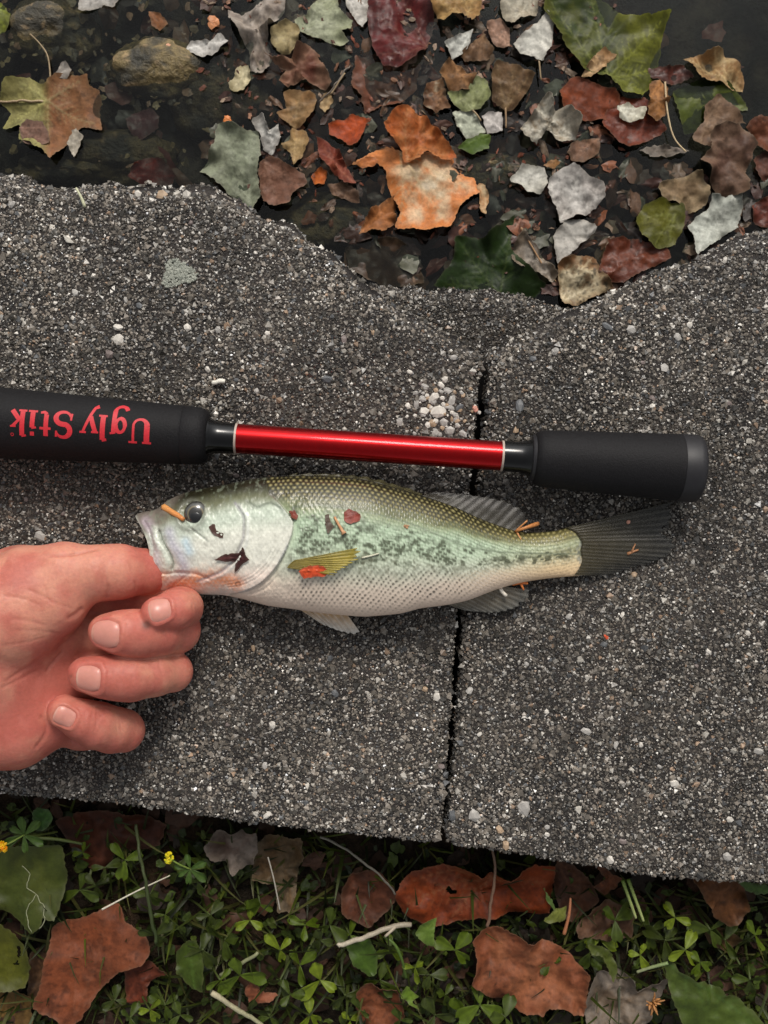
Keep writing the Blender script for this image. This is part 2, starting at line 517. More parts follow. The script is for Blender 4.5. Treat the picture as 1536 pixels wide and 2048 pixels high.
    g = child('aggregate_grains', grain_mesh('aggregate_grains', C, R, colr, rng, .7, True), M_GRAIN, root)
    tag(g, kind='stuff')
    # pebbles as parts
    zz = hgt(px_, py_)
    rw = world_loc(root)
    for i in range(len(px_)):
        o = bpy.data.objects.new('pebble', PEB_MESH[pk[i] * 3 + int(rng.integers(3))])
        COL.objects.link(o); o.parent = root
        o.location = Vector((px_[i] * .001, py_[i] * .001, (zz[i] - 0.12 * pr[i]) * .001)) - rw
        o.rotation_euler = (rng.uniform(-.3, .3), rng.uniform(-.3, .3), rng.uniform(0, 6.28))
        s = pr[i]; o.scale = (s * rng.uniform(.75, 1.25), s * rng.uniform(.75, 1.2), s * 0.8)
    return root, hgt, O

L_ROUGH = [(-700, 270), (-300, 310), (0, 333), (60, 352), (140, 355), (200, 352), (240, 360), (330, 363), (380, 358), (420, 365), (480, 395), (520, 420), (580, 440), (610, 470), (650, 490), (690, 525), (712, 548), (760, 582), (840, 628), (900, 662), (945, 690)]
L_OUT = L_ROUGH + [(962, 712), (964, 735), (954, 790), (945, 900), (935, 985), (922, 1110), (910, 1230), (901, 1400), (889, 1550), (883, 1640), (878, 1672), (860, 1683), (700, 1668), (560, 1652), (430, 1636), (300, 1615), (180, 1603), (50, 1592), (-100, 1578), (-700, 1515)]
R_ROUGH = [(1000, 688), (1025, 672), (1070, 650), (1130, 622), (1180, 602), (1240, 570), (1300, 542), (1330, 530), (1390, 515), (1430, 495), (1480, 467), (1536, 453), (1700, 420), (2200, 380)]
R_OUT = [(982, 715), (988, 696)] + R_ROUGH + [(2200, 1840), (1700, 1785), (1536, 1768), (1400, 1762), (1300, 1750), (1200, 1735), (1100, 1718), (1000, 1702), (920, 1692), (896, 1682), (897, 1655), (908, 1550), (920, 1400), (932, 1230), (945, 1110), (959, 985), (969, 900), (977, 790), (983, 735)]
VIEW = [(-160, 200), (1700, 200), (1700, 1900), (-160, 1900)]
_rc = np.random.default_rng(2)
cluster_small = [(878 + _rc.normal(0, 34), 815 + _rc.normal(0, 36), _rc.uniform(3.5, 7), int(_rc.choice([0, 1, 0, 2]))) for _ in range(60)]
cluster = cluster_small + [(868, 795, 13, 1), (878, 822, 14, 1), (848, 822, 11, 1), (895, 780, 9, 0), (905, 800, 9, 0), (845, 797, 9, 0), (866, 845, 10, 2), (888, 846, 9, 0), (910, 830, 9, 0), (855, 850, 8, 1), (833, 808, 8, 0), (900, 862, 10, 0), (882, 770, 8, 1), (850, 772, 8, 0), (915, 850, 7, 0), (920, 815, 8, 3), (870, 866, 8, 0), (925, 868, 9, 0), (237, 655, 12, 1), (237, 678, 12, 1), (135, 478, 10, 1), (150, 585, 9, 0), (370, 388, 11, 1), (275, 388, 9, 1), (320, 390, 12, 2), (375, 655, 9, 1), (60, 705, 6, 1), (850, 1378, 8, 2), (873, 1392, 9, 1), (545, 1450, 8, 1), (465, 1395, 7, 0), (535, 1630, 8, 1)]
LS, LH, LO = stone('capstone', 'grey aggregate capstone under the fish head and lettered grip', 'capstone', L_OUT, L_ROUGH, 0, 60, 11, VIEW, extra_peb=cluster)
r_peb = [(1048, 1617, 13, 0), (948, 1630, 14, 0), (905, 1632, 10, 3), (1350, 1567, 9, 1), (1232, 1490, 8, 0), (1460, 1640, 9, 1), (1040, 810, 12, 3), (1032, 860, 9, 2), (1022, 920, 8, 2), (1305, 812, 6, 1), (1000, 1660, 9, 2), (1012, 1690, 10, 2), (1095, 1670, 7, 1), (1455, 1715, 9, 0), (1380, 650, 8, 1), (1265, 660, 10, 0), (1330, 735, 10, 0), (1220, 1720, 9, 1), (1275, 920, 7, 0)]
RS, RH, RO = stone('capstone', 'grey aggregate capstone under the fish tail and rod butt', 'capstone', R_OUT, R_ROUGH, 0, 60, 29, VIEW, tint=0.95, n_peb=60, extra_peb=r_peb)
B_ROUGH = [(640, 590), (700, 572), (760, 563), (800, 567), (870, 577), (950, 574), (1010, 580), (1060, 590), (1110, 605), (1150, 618), (1210, 640)]
B_OUT = [(-600, 640), (300, 620), (560, 600)] + B_ROUGH + [(1500, 660), (2100, 650), (2100, 1480), (-600, 1480)]
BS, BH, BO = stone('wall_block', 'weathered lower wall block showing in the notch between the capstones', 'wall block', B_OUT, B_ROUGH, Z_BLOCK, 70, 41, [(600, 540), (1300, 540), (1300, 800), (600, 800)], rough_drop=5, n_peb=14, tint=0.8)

# lichen on the left capstone
def lichen():
    rng = np.random.default_rng(3)
    a = rng.uniform(0, 6.28, 420); r = 34 * np.sqrt(rng.uniform(0, 1, 420)) * (1 + .25 * np.sin(a * 3 + 1))
    x, y = PX(358 + r * np.cos(a), 548 + .75 * r * np.sin(a), 0)
    z = LH(x, y) + .35
    col = mix(lin((118, 122, 112)), lin((158, 160, 148)), rng.uniform(0, 1, 420))
    o = child('lichen', grain_mesh('lichen', np.column_stack([x, y, z]), rng.uniform(.35, .8, 420), col, rng, .5), M_DEBRIS, LS)
    tag(o, 'pale grey-green lichen patch', kind='stuff')
lichen()
# ------------------------------------------------------------------ generic builders
def tube(P, R, n=8, cap=True):
    P = np.asarray(P, float); R = np.asarray(R, float) + np.zeros(len(P))
    T = np.gradient(P, axis=0); T /= np.linalg.norm(T, axis=1)[:, None] + 1e-9
    ref = np.array([0, 0, 1.0]) if abs(T[0][2]) < .9 else np.array([1.0, 0, 0])
    V = []
    for p, t, r in zip(P, T, R):
        u = np.cross(t, ref); u /= np.linalg.norm(u) + 1e-9; v = np.cross(u, t)
        a = np.arange(n) * 2 * np.pi / n
        V.append(p + r * (np.cos(a)[:, None] * u + np.sin(a)[:, None] * v))
    V = np.vstack(V); m = len(P)
    i = np.arange(m - 1)[:, None] * n; k = np.arange(n)[None]; k2 = (k + 1) % n
    F = np.stack([i + k, i + k2, i + n + k2, i + n + k], -1).reshape(-1, 4)
    Fs = [F]
    if cap:
        V = np.vstack([V, P[:1], P[-1:]]); a, b = len(V) - 2, len(V) - 1; kk = np.arange(n)
        Fs.append(np.stack([np.full(n, a), (kk + 1) % n, kk], 1))
        Fs.append(np.stack([np.full(n, b), (m - 1) * n + kk, (m - 1) * n + (kk + 1) % n], 1))
    return V, Fs

def smooth_path(pts, step=1.0):
    P = np.asarray(pts, float); out = []
    for i in range(len(P) - 1):
        p0, p1, p2, p3 = P[max(i - 1, 0)], P[i], P[i + 1], P[min(i + 2, len(P) - 1)]
        m = max(2, int(np.linalg.norm(p2 - p1) / step))
        for k in range(m):
            t = k / m
            out.append(0.5 * (2 * p1 + (p2 - p0) * t + (2 * p0 - 5 * p1 + 4 * p2 - p3) * t * t + (3 * p1 - p0 - 3 * p2 + p3) * t ** 3))
    out.append(P[-1]); return np.array(out)

def stick(name, label, cat, pts_px, r0, r1, c0, c1=None, parent=None, group=None, mat=None, knob=0.0, seed=0, wob=0.0):
    """pts_px: (px, py, z mm)"""
    P = smooth_path([PT(*p) for p in pts_px], 1.2)
    n = len(P); t = np.linspace(0, 1, n)
    r = r0 + (r1 - r0) * t + knob * np.exp(-((t - 1) / .12) ** 2)
    if wob: P = P + wob * np.stack([fbm(t * 9, t * 0 + k, 0, seed + 7 * k) for k in range(3)], 1)
    r = r * (1 + .18 * fbm(t * 14, t * 0, 0, seed))
    V, F = tube(P, r, 7)
    c0 = lin(c0); c1 = lin(c1) if c1 is not None else c0
    tt = np.concatenate([np.repeat(t, 7), [0, 1]])
    col = mix(c0, c1, tt)
    me = mesh_np(name, V, F, col)
    if parent is not None: return child(name, me, mat or M_DEBRIS, parent)
    o = link(name, me, mat or M_DEBRIS); recentre(o, P[0]); return tag(o, label, cat, group)

def ridged(x, y, seed, oct=3):
    r = 0; a_ = .6; f = 1.0
    for o in range(oct):
        r = r + a_ * (1 - 2.2 * np.abs(vnoise(x * f, y * f, 0, seed + o * 31))); a_ *= .5; f *= 1.9
    return r

def leaf_mesh(outline_px, z, ca, cb, base=None, tips=None, vcol=None, curl=1.2, wr=0.8, jag=1.0, seed=0, step=1.0, spots=0.35, spotc=None, edge=0.5, tilt=(0, 0), zfun=None, vein_amp=0.62, vein_w=0.40, side=True, holes=None, vstr=.75, gain=1.0):
    rng = np.random.default_rng(seed)
    P0 = np.array(outline_px, float)
    O = resample(P0, 3.2, True, True)
    lin_ = resample(P0, 3.2, True, False); O = O * .45 + lin_ * .55      # keep the corners pointed
    nr = np.roll(O, -1, 0) - np.roll(O, 1, 0); nr = np.stack([nr[:, 1], -nr[:, 0]], 1); nr /= np.linalg.norm(nr, axis=1)[:, None] + 1e-9
    arc = np.arange(len(O)) * 3.2
    tooth = ((arc / (11 + 3 * math.sin(seed))) % 1.0) - .5
    O = O + nr * (jag * (3.4 * fbm(O[:, 0] / 15, O[:, 1] / 15, 0, seed) + 1.5 * vnoise(O[:, 0] / 4, O[:, 1] / 4, 0, seed + 9) + 1.3 * tooth * (vnoise(arc / 40, arc * 0, 0, seed + 4) > -.2)))[:, None]
    zc = z if np.isscalar(z) else float(np.mean(z))
    OM = np.stack(PX(O[:, 0], O[:, 1], zc), 1)
    V, F = cdt(OM, step, seed)
    x, y = V.T
    d, _ = seg_dist(x, y, OM, True)
    cx, cy = OM.mean(0); size = np.sqrt((OM.max(0) - OM.min(0)).prod())
    sz = min(size, 34) / 22.0
    ang = np.arctan2(y - cy, x - cx)
    en = vnoise(np.cos(ang) * 1.9 + 5, np.sin(ang) * 1.9 + 5, seed * .37, seed)
    dz = curl * 2.0 * sz * np.exp(-d / (0.085 * size + .35)) * (0.30 + 1.25 * en)
    dz = dz + wr * sz * (1.5 * fbm(x / (0.34 * size + 1) + seed, y / (0.34 * size + 1), 0, seed + 1, 3) + .50 * ridged(x / (.30 * size + 1.4), y / (.30 * size + 1.4), seed + 2, 2) + .07 * fbm(x / 1.7, y / 1.7, 0, seed + 6, 2))
    dz = dz + tilt[0] * (x - cx) + tilt[1] * (y - cy)
    f = sstep(-.3, .3, fbm(x / 7, y / 7, 0, seed + 3))
    e = np.exp(-d / (0.13 * size + .3))
    col = mix(lin(ca), lin(cb), np.clip(f * .7 + edge * e, 0, 1))
    sp = sstep(.10, .40, fbm(x / 3.1, y / 3.1, 0, seed + 5, 3)) * spots
    col = mix(col, lin(spotc if spotc else np.array(ca) * .45), sp)
    col = mix(col, lin(np.array(ca) * .30), sstep(.30, .44, vnoise(x / 1.3, y / 1.3, 0, seed + 15) * .6 + .25 * vnoise(x / 6, y / 6, 0, seed + 16)) * spots * 1.1)
    col = col * (1 + .28 * fbm(x / 11, y / 11, 0, seed + 21, 2) + .16 * fbm(x / 1.5, y / 1.5, 0, seed + 22, 2))[:, None]
    if base is None and size > 7:
        i0, i1 = np.argmax(((P0 - P0.mean(0)) ** 2).sum(1)), 0
        i1 = np.argmax(((P0 - P0[i0]) ** 2).sum(1)); base = tuple(P0[i0] * .97 + P0.mean(0) * .03); far = P0[i1]
        tips = [tuple(far)]
        if rng.uniform() > .45:
            v = far - P0[i0]; pr = np.array([-v[1], v[0]]) * .33
            tips += [tuple(P0[i0] + v * .72 + pr), tuple(P0[i0] + v * .72 - pr)]
        if vcol is None: vcol = tuple(np.clip(np.array(ca) * 1.25 + 12, 0, 255)); vstr = .6
    if base is not None and tips:
        b = PT(*base, zc)[:2]; vl = []
        for tp in tips:
            q = PT(*tp, zc)[:2]; v = q - b; L = np.hypot(*v)
            perp = np.array([-v[1], v[0]]) / (L + 1e-9)
            bow = rng.uniform(-.07, .07) * L
            mid = [(b + v * t + perp * bow * math.sin(math.pi * t)) for t in np.linspace(0, .97, 7)]
            vl.append((np.array(mid), 1.0))
            if side and L > 6:
                for t in np.arange(.18, .88, max(.11, 2.6 / L)):
                    p = b + v * t + perp * bow * math.sin(math.pi * t)
                    for s in (-1, 1):
                        an = math.radians(rng.uniform(36, 58)) * s
                        dv = v / L; dv = np.array([dv[0] * math.cos(an) - dv[1] * math.sin(an), dv[0] * math.sin(an) + dv[1] * math.cos(an)])
                        vl.append((np.array([p, p + dv * L * .36 * (1.05 - t)]), .5))
        vm = np.zeros(len(x)); vw = np.zeros(len(x))
        for pl, wgt in vl:
            dd, fr = seg_dist(x, y, pl)
            vm = np.maximum(vm, wgt * np.exp(-(dd / (vein_w * (1.15 - .6 * fr))) ** 2) * (1.1 - .5 * fr))
            vw = np.maximum(vw, wgt * np.exp(-(dd / (vein_w * 3.2)) ** 2))
        dz = dz + vein_amp * vm - .55 * vein_amp * vw
        if vcol is not None: col = mix(col, lin(vcol), np.clip(vm * vstr, 0, 1))
    col = mix(col, np.clip(lin(np.array(cb) * .5 + np.array([150, 140, 126]) * .5), 0, 1), np.exp(-d / .35) * .45)
    z0 = zfun(x, y) if zfun else zc
    VV = np.column_stack([x, y, z0 + dz])
    if holes:
        keep = np.ones(len(F), bool); fc = V[F].mean(1)
        for hp in holes:
            hm = np.stack(PX(*np.array(hp, float).T, zc), 1); keep &= ~inside(fc[:, 0], fc[:, 1], hm)
        F = F[keep]
    warm = sstep(1.25, 1.9, col[:, 0] / (col[:, 2] + 1e-4)); col = col * np.stack([np.ones(len(col)), 1 + .0 * warm, 1 - .14 * warm], 1)
    return VV, F, col * gain

LEAF_N = [0]
def leaf(label, outline, ca, cb, z, name='fallen_leaf', cat='leaf', mat=None, petiole=None, pet_c=None, thick=0.14, group=None, parent=None, floor=None, **kw):
    LEAF_N[0] += 1
    kw.setdefault('seed', LEAF_N[0] * 13 + 5)
    V, F, col = leaf_mesh(outline, z, ca, cb, **kw)
    if floor is not None: V[:, 2] = np.maximum(V[:, 2], floor + .2 * np.abs(V[:, 2] - floor) * 0)
    me = mesh_np(name, V, F, col)
    o = link(name, me, mat or M_LEAF)
    c = np.array([V[:, 0].mean(), V[:, 1].mean(), V[:, 2].min()])
    recentre(o, c)
    sm = o.modifiers.new('thickness', 'SOLIDIFY'); sm.thickness = thick * .001; sm.offset = -1
    es = o.modifiers.new('rim', 'EDGE_SPLIT'); es.split_angle = math.radians(60)
    tag(o, label, cat, group)
    if petiole:
        zz = float(np.mean(z))
        stick('petiole', None, None, [(p[0], p[1], p[2] if len(p) > 2 else zz + .8) for p in petiole], .5, .34, pet_c or (150, 130, 100), parent=o, seed=LEAF_N[0])
    return o

# ------------------------------------------------------------------ the fishing rod
def rod():
    ax = lambda px: 846 + 0.0657 * px
    zc = 14.3
    A = PT(0, ax(0), zc); B = PT(1400, ax(1400), zc)
    D = (B - A) / np.linalg.norm(B - A); U = np.array([-D[1], D[0], 0]); Wv = np.array([0, 0, 1.0])
    def apos(px): return PT(px, ax(px), zc)
    def lathe(prof, n=56, axial=4.0):
        P = []
        for i, (p, r) in enumerate(prof):
            if i:
                p0, r0 = prof[i - 1]; m = max(1, int(abs(p - p0) / 5 / axial))
                for k in range(1, m): P.append((p0 + (p - p0) * k / m, r0 + (r - r0) * k / m))
            P.append((p, r))
        V = []; a = np.arange(n) * 2 * np.pi / n
        for p, r in P:
            V.append(apos(p) + max(r, 1e-3) * (np.cos(a)[:, None] * U + np.sin(a)[:, None] * Wv))
        V = np.vstack(V); m = len(P); i = np.arange(m - 1)[:, None] * n; k = np.arange(n)[None]; k2 = (k + 1) % n
        return V, np.stack([i + k, i + n + k, i + n + k2, i + k2], -1).reshape(-1, 4)
    root = empty('fishing_rod', apos(700) * [1, 1, 0])
    tag(root, 'fishing rod handle with black foam grips and red tube lying above the fish', 'fishing rod')
    def part(name, prof, mat, parent=root, n=56):
        V, F = lathe(prof, n)
        me = mesh_np(name, V, F)
        o = child(name, me, mat, parent)
        bv = o.modifiers.new('edge', 'EDGE_SPLIT'); bv.split_angle = math.radians(38)
        return o
    grip = part('fore_grip', [(-330, 8), (-328, 14.2), (0, 13.75), (366, 11.35), (369, 11.0), (372, 11.3), (398, 11.1), (407, 10.6), (414, 9.6), (418, 8.2), (418, 5)], M_EVA)
    part('reel_seat', [(-900, 5.2), (-895, 8.6), (-340, 9.2), (-329, 9.2)], M_BLACK)
    part('winding_check', [(410, 8.0), (417, 7.8), (422, 7.2), (430, 6.35), (442, 6.05), (472, 5.95)], M_BLACK)
    part('trim_ring', [(470.5, 5.5), (471, 6.05), (475, 6.05), (475.5, 5.5)], M_TRIM)
    tb = part('red_tube', [(474, 5.3), (475, 5.78), (1002, 5.72), (1003, 5.3)], M_RED)
    part('trim_ring', [(1001.5, 5.5), (1002, 6.0), (1006, 6.0), (1006.5, 5.5)], M_TRIM)
    part('winding_check', [(1005, 5.9), (1040, 6.0), (1052, 6.5), (1060, 7.4), (1066, 8.0), (1070, 8.0)], M_BLACK)
    part('collar_ring', [(1060, 7.3), (1062, 8.6), (1066, 9.0), (1070, 8.8)], M_CAP)
    part('butt_grip', [(1066, 5), (1067, 8.6), (1071, 9.9), (1080, 10.8), (1092, 11.1), (1355, 13.0), (1356, 12.8)], M_EVA)
    part('end_cap', [(1355, 12.0), (1356, 12.9), (1359, 13.05), (1385, 13.2), (1393, 12.9), (1398, 12.0), (1401, 10), (1402, 5), (1402, 0)], M_CAP)
    # ---- lettering: strokes (x from the left of the letter, height above the base line, width), upside down in the picture
    def arc(cx, cy, rx, ry, a0, a1, n=12):
        return [(cx + rx * math.cos(math.radians(a0 + (a1 - a0) * k / n)), cy + ry * math.sin(math.radians(a0 + (a1 - a0) * k / n))) for k in range(n + 1)]
    G = {
     'U': (46, [([(9, 50), (9, 17)], [11]), (arc(22.5, 17, 13.5, 13, 180, 360), [11, 11, 9, 8, 7, 6, 5, 5, 5, 5, 5, 5, 5]), ([(36, 17), (36, 50)], [5]), ([(0, 50.5), (18, 50.5)], [4]), ([(28, 50.5), (45, 50.5)], [4])]),
     'g': (35, [(arc(13, 20, 9, 14, 0, 360, 20), [8] * 5 + [6] * 5 + [8] * 6 + [6] * 5), ([(26, 36), (26, -8)], [9]), (arc(14, -8, 12, 11, 0, -165), [9, 8, 7, 6, 6, 6, 6, 6, 6, 7, 8, 8, 8]), ([(22, 35), (33, 37)], [4])]),
     'l': (19, [([(9, 50), (9, 2)], [10]), ([(1, 2), (18, 2)], [4]), ([(1, 49), (10, 51)], [5])]),
     'y': (37, [([(6, 35), (17, 4)], [9, 9]), ([(31, 36), (17, 0), (11, -14), (4, -18)], [5, 6, 6, 8]), ([(0, 35), (14, 35)], [4]), ([(24, 36), (37, 36)], [4])]),
     'S': (40, [(arc(20, 37, 14, 13, 20, 250, 14) + arc(20, 12, 15, 12.5, 80, -165, 14), [5, 5, 5, 6, 6, 7, 8, 9, 10, 10, 10, 10, 10, 10, 10, 10, 10, 10, 10, 10, 10, 9, 8, 7, 6, 6, 5, 5, 5, 5]), ([(34, 50), (33, 38)], [4]), ([(4, 2), (5, 16)], [4])]),
     't': (24, [([(10, 50), (10, 7)], [9]), ([(10, 7), (14, 2), (22, 4)], [8, 6, 4]), ([(0, 35), (22, 35)], [5])]),
     'i': (21, [([(10, 35), (10, 2)], [9.5]), ([(1, 2), (19, 2)], [4]), ([(2, 34), (11, 36)], [4]), ([(6, 47), (14, 47)], [8])]),
     'k': (31, [([(8, 52), (8, 2)], [9.5]), ([(0, 2), (16, 2)], [4]), ([(0, 51), (9, 53)], [4]), ([(10, 16), (26, 34)], [5, 6]), ([(14, 20), (29, 2)], [9, 9]), ([(20, 34.5), (31, 34.5)], [3.5])]),
    }
    def grip_r(p): return np.interp(p, [-328, 0, 366], [14.2, 13.75, 11.35])
    Dp = np.array([1, .0657]) / math.hypot(1, .0657); Np = np.array([-Dp[1], Dp[0]])     # picture space, Np points down the picture
    def put(letter, px_right, base_off, k=1.0, nm='letter'):
        wd, strokes = G[letter]; Vs = []; Fs = []; base = 0
        for si, (pl, ws) in enumerate(strokes):
            P = np.array(pl, float)
            if len(ws) == 1: ws = ws * len(P)
            ws = np.interp(np.linspace(0, 1, len(P)), np.linspace(0, 1, len(ws)), ws)
            # resample
            L = np.concatenate([[0], np.cumsum(np.hypot(*(P[1:] - P[:-1]).T))]); n = max(3, int(L[-1] / 2.5))
            t = np.linspace(0, L[-1], n); Q = np.stack([np.interp(t, L, P[:, 0]), np.interp(t, L, P[:, 1])], 1); W2 = np.interp(t, L, ws)
            T = np.gradient(Q, axis=0); T /= np.linalg.norm(T, axis=1)[:, None] + 1e-9; Nn = np.stack([-T[:, 1], T[:, 0]], 1)
            rows = []
            for s in (-.5, -.25, 0, .25, .5):
                q = Q + Nn * (W2 * s)[:, None]
                pxa = 768 + (px_right - q[:, 0] * k - 768) * .970; off = base_off + q[:, 1] * k        # px down the picture from the axis
                r = grip_r(pxa) + .07 + .006 * si
                o_mm = -off / 5 * (1 - 26 / 420.)
                o_mm = np.clip(o_mm, -r * .97, r * .97)
                pos = apos_v(pxa) + o_mm[:, None] * U + np.sqrt(r * r - o_mm ** 2)[:, None] * Wv
                rows.append(pos)
            V = np.stack(rows, 1).reshape(-1, 3)
            i = np.arange(n - 1)[:, None] * 5; kk = np.arange(4)[None]
            Fs.append(np.stack([i + kk, i + kk + 1, i + 5 + kk + 1, i + 5 + kk], -1).reshape(-1, 4) + base)
            Vs.append(V); base += len(V)
        child(nm, mesh_np(nm, np.vstack(Vs), np.vstack(Fs)), M_INK, grip)
    def apos_v(pxs): return np.stack([apos(p) for p in pxs])
    bo = -26
    pos = {0: 302, 1: 253, 2: 214, 3: 198}
    put('U', 302, bo); put('g', 253, bo - 1); put('l', 214, bo); put('y', 197, bo + 1)
    put('S', 147, bo); put('t', 103, bo); put('i', 76, bo); put('k', 54, bo)
    # the small registered mark
    G['o'] = (6, [(arc(3, 3, 3, 3, 0, 360, 12), [1.2])])
    put('o', 30, bo + 48, nm='registered_mark')
rod()

# ------------------------------------------------------------------ the fish
FU = np.array([(272, 1031), (279, 1026), (314, 1018), (336, 1001), (368, 986), (411, 976), (447, 970), (501, 959), (536, 954), (608, 951), (680, 954), (733, 960), (800, 978), (839, 990), (878, 1002), (917, 1017), (956, 1035), (995, 1050), (1034, 1062), (1073, 1065), (1112, 1061), (1144, 1052), (1172, 1050)], float)
FL = np.array([(296, 1188), (306, 1190), (330, 1188), (357, 1181), (393, 1188), (420, 1189), (447, 1190), (483, 1197), (536, 1211), (587, 1218), (644, 1226), (698, 1231), (733, 1233), (800, 1227), (839, 1217), (898, 1209), (937, 1200), (995, 1178), (1034, 1167), (1073, 1160), (1112, 1155), (1152, 1152), (1180, 1150)], float)
FISH = {}
def fish():
    NS, NT = 860, 300
    s = np.linspace(0, 1, NS)
    def curve(C, ss):
        L = np.concatenate([[0], np.cumsum(np.hypot(*(C[1:] - C[:-1]).T))]); 
        C2 = resample(C, 6, False, True); L2 = np.concatenate([[0], np.cumsum(np.hypot(*(C2[1:] - C2[:-1]).T))]); L2 /= L2[-1]
        return np.stack([np.interp(ss, L2, C2[:, 0]), np.interp(ss, L2, C2[:, 1])], 1)
    Uc = curve(FU, s)
    # match the lower curve by x so that the slices stay nearly upright behind the head
    xs_low = 296 + (Uc[:, 0] - 272) * (1180 - 296) / (1172 - 272)
    Lr = resample(FL, 4, False, True)
    Lc = np.stack([xs_low, np.interp(xs_low, Lr[:, 0], Lr[:, 1])], 1)
    xm = (Uc[:, 0] + Lc[:, 0]) / 2
    h = np.interp(xm, [284, 300, 340, 400, 480, 560, 650, 760, 880, 980, 1060, 1120, 1176], [12.2, 12.6, 13.4, 14.4, 15.2, 15.4, 15.2, 14.2, 11.8, 8.6, 6.2, 4.8, 1.7])
    k = np.ones(25) / 25; hp = np.pad(h, 12, 'edge'); h = np.convolve(hp, k, 'valid')
    zc = h * .93 + .8
    th = np.linspace(0, 2 * np.pi, NT, endpoint=False)          # 0: back edge, pi/2: up, pi: belly edge, 3pi/2: under
    c = np.cos(th)[None]; sn = np.sin(th)[None]
    t = (1 - c) / 2                                            # 0 back .. 1 belly
    px = Uc[:, :1] * (1 - t) + Lc[:, :1] * t; py = Uc[:, 1:] * (1 - t) + Lc[:, 1:] * t
    bow = 30 * np.sin(np.pi * t ** .85) * np.exp(-(xm[:, None] - 284) / 45)
    px = px + bow
    z = zc[:, None] + h[:, None] * np.sign(sn) * np.abs(sn) ** .92
    # features as displacement (mm) along z on the upper side, mirrored on the lower
    disp = np.zeros_like(px)
    P = lambda pts: np.array([(250 + a / 2.793, 930 + b / 2.793) for a, b in pts])
    oper = resample(P([(820, 160), (870, 205), (915, 255), (958, 315), (950, 390), (915, 480), (865, 560), (790, 640), (700, 692), (600, 716)]), 4, False)
    preop = resample(P([(640, 215), (690, 290), (690, 400), (672, 450), (640, 520), (560, 590), (430, 640)]), 4, False)
    cheek = resample(P([(350, 300), (400, 345), (450, 385), (500, 420)]), 4, False)
    maxl = resample(P([(225, 355), (245, 420), (285, 480), (305, 540), (290, 590)]), 4, False)
    maxl2 = resample(P([(120, 300), (170, 360), (195, 440), (190, 540)]), 4, False)
    jaw = resample(P([(190, 580), (260, 600), (330, 590), (430, 600), (520, 640)]), 4, False)
    jaw2 = resample(P([(170, 715), (260, 680), (330, 640), (400, 590)]), 4, False)
    subop = resample(P([(930, 440), (860, 590), (770, 665), (660, 705)]), 4, False)
    op2 = resample(P([(700, 200), (760, 240), (830, 215), (900, 250)]), 4, False)
    br1 = resample(P([(880, 600), (800, 680), (690, 720)]), 4, False)
    hm = (px < 620)
    X, Y = px[hm], py[hm]
    def gr(poly, w_, a):
        d, f = seg_dist(X, Y, poly); return a * np.exp(-(d / w_) ** 2) * sstep(0, .08, f) * sstep(1, .9, f)
    dd = np.zeros(len(X))
    do, fo = seg_dist(X, Y, oper)
    inside_head = inside(X, Y, np.vstack([oper, [(430, 1215), (200, 1215), (200, 940), (530, 940)]]))
    fade = sstep(0, .1, fo) * 1.0
    dd += np.where(inside_head, 1.35 * np.exp(-do / 26), -.55 * np.exp(-do / 9)) * fade
    dd += gr(preop, 3.0, -.75) + gr(preop + [7, 2], 4, .35) + gr(cheek, 2.2, -.45) + gr(maxl, 3.2, -1.1) + gr(maxl2, 3.0, -.6) + gr(jaw, 3.2, -.7) + gr(jaw2, 2.6, -.5) + gr(subop, 2.2, -.45) + gr(op2, 2.5, -.5) + gr(br1, 2.4, -.5)
    dd += gr(maxl + [-12, 0], 7, .6) + gr(maxl + [16, 4], 9, .45)
    de = np.hypot(X - 393, (Y - 1028))
    dd += .7 * np.exp(-((de - 29) / 6) ** 2) - .8 * np.exp(-(de / 20) ** 4)
    dd += .35 * fbm(X / 14, Y / 14, 0, 91) + .10 * fbm(X / 3.4, Y / 3.4, 0, 92, 2) + .12 * ridged(X / 9, Y / 13, 93, 2)
    for off, am in ((8, -.4), (15, -.45), (22, -.3)):
        dd += gr(resample(P([(905, 470), (850, 560), (770, 635), (690, 672), (590, 690)]), 4, False) - np.array([off * .62, off * .62]), 1.8, am)
    wv = 2.2 * fbm(X / 9, Y / 9, 0, 94); 
    disp[hm] += dd
    # scales: staggered rows following the body
    v = t + 0 * px
    sx = 10.4; rows = 26
    rr = v * rows * np.ones_like(px)
    vd = (np.arccos(np.clip(1 - 2 * v, -1, 1)) / np.pi)         # equal spacing over the curved flank
    yy = v * (Lc[:, 1:] - Uc[:, 1:])                            # px from the back
    row = yy / 7.0
    ri = np.floor(row); rf = row - ri - .5
    row = row + .35 * fbm(px / 30, py / 30, 0, 6); ri = np.floor(row); rf = row - ri - .5
    col_ = px / sx + .5 * (ri % 2) + .6 * fbm(px / 34, py / 34, 0, 5); ci = np.floor(col_); cf = col_ - ci - .5
    body = np.ones_like(px); 
    ih = np.zeros(px.shape, bool); ih[hm] = inside_head
    body[ih] = 0
    dfo = np.full(px.shape, 60.0); dfo[hm] = np.where(inside_head, 0, do)
    body *= sstep(2, 16, dfo) * sstep(1182, 1165, px)
    sc_h = (.5 - cf) * .5 + .28 - (rf * 1.3) ** 2 * .6
    amp = .26 + 0 * px
    disp += body * amp * sc_h * (1 + .7 * fbm(px / 12, py / 12, 0, 12))
    up = sn * np.ones_like(px)
    dirz = np.sign(up) * np.abs(up) ** .5
    z = z + disp * dirz
    z = np.maximum(z, .75)
    # ----------------------------------------------------------- colour
    n1 = fbm(px / 26, py / 26, 0, 31); n2 = fbm(px / 9, py / 9, 0, 32); n3 = fbm(px / 4.5, py / 4.5, 0, 33, 3)
    vv = v + .03 * n1
    stops = [0, .05, .155, .24, .34, .5, .66, .8, 1.0]
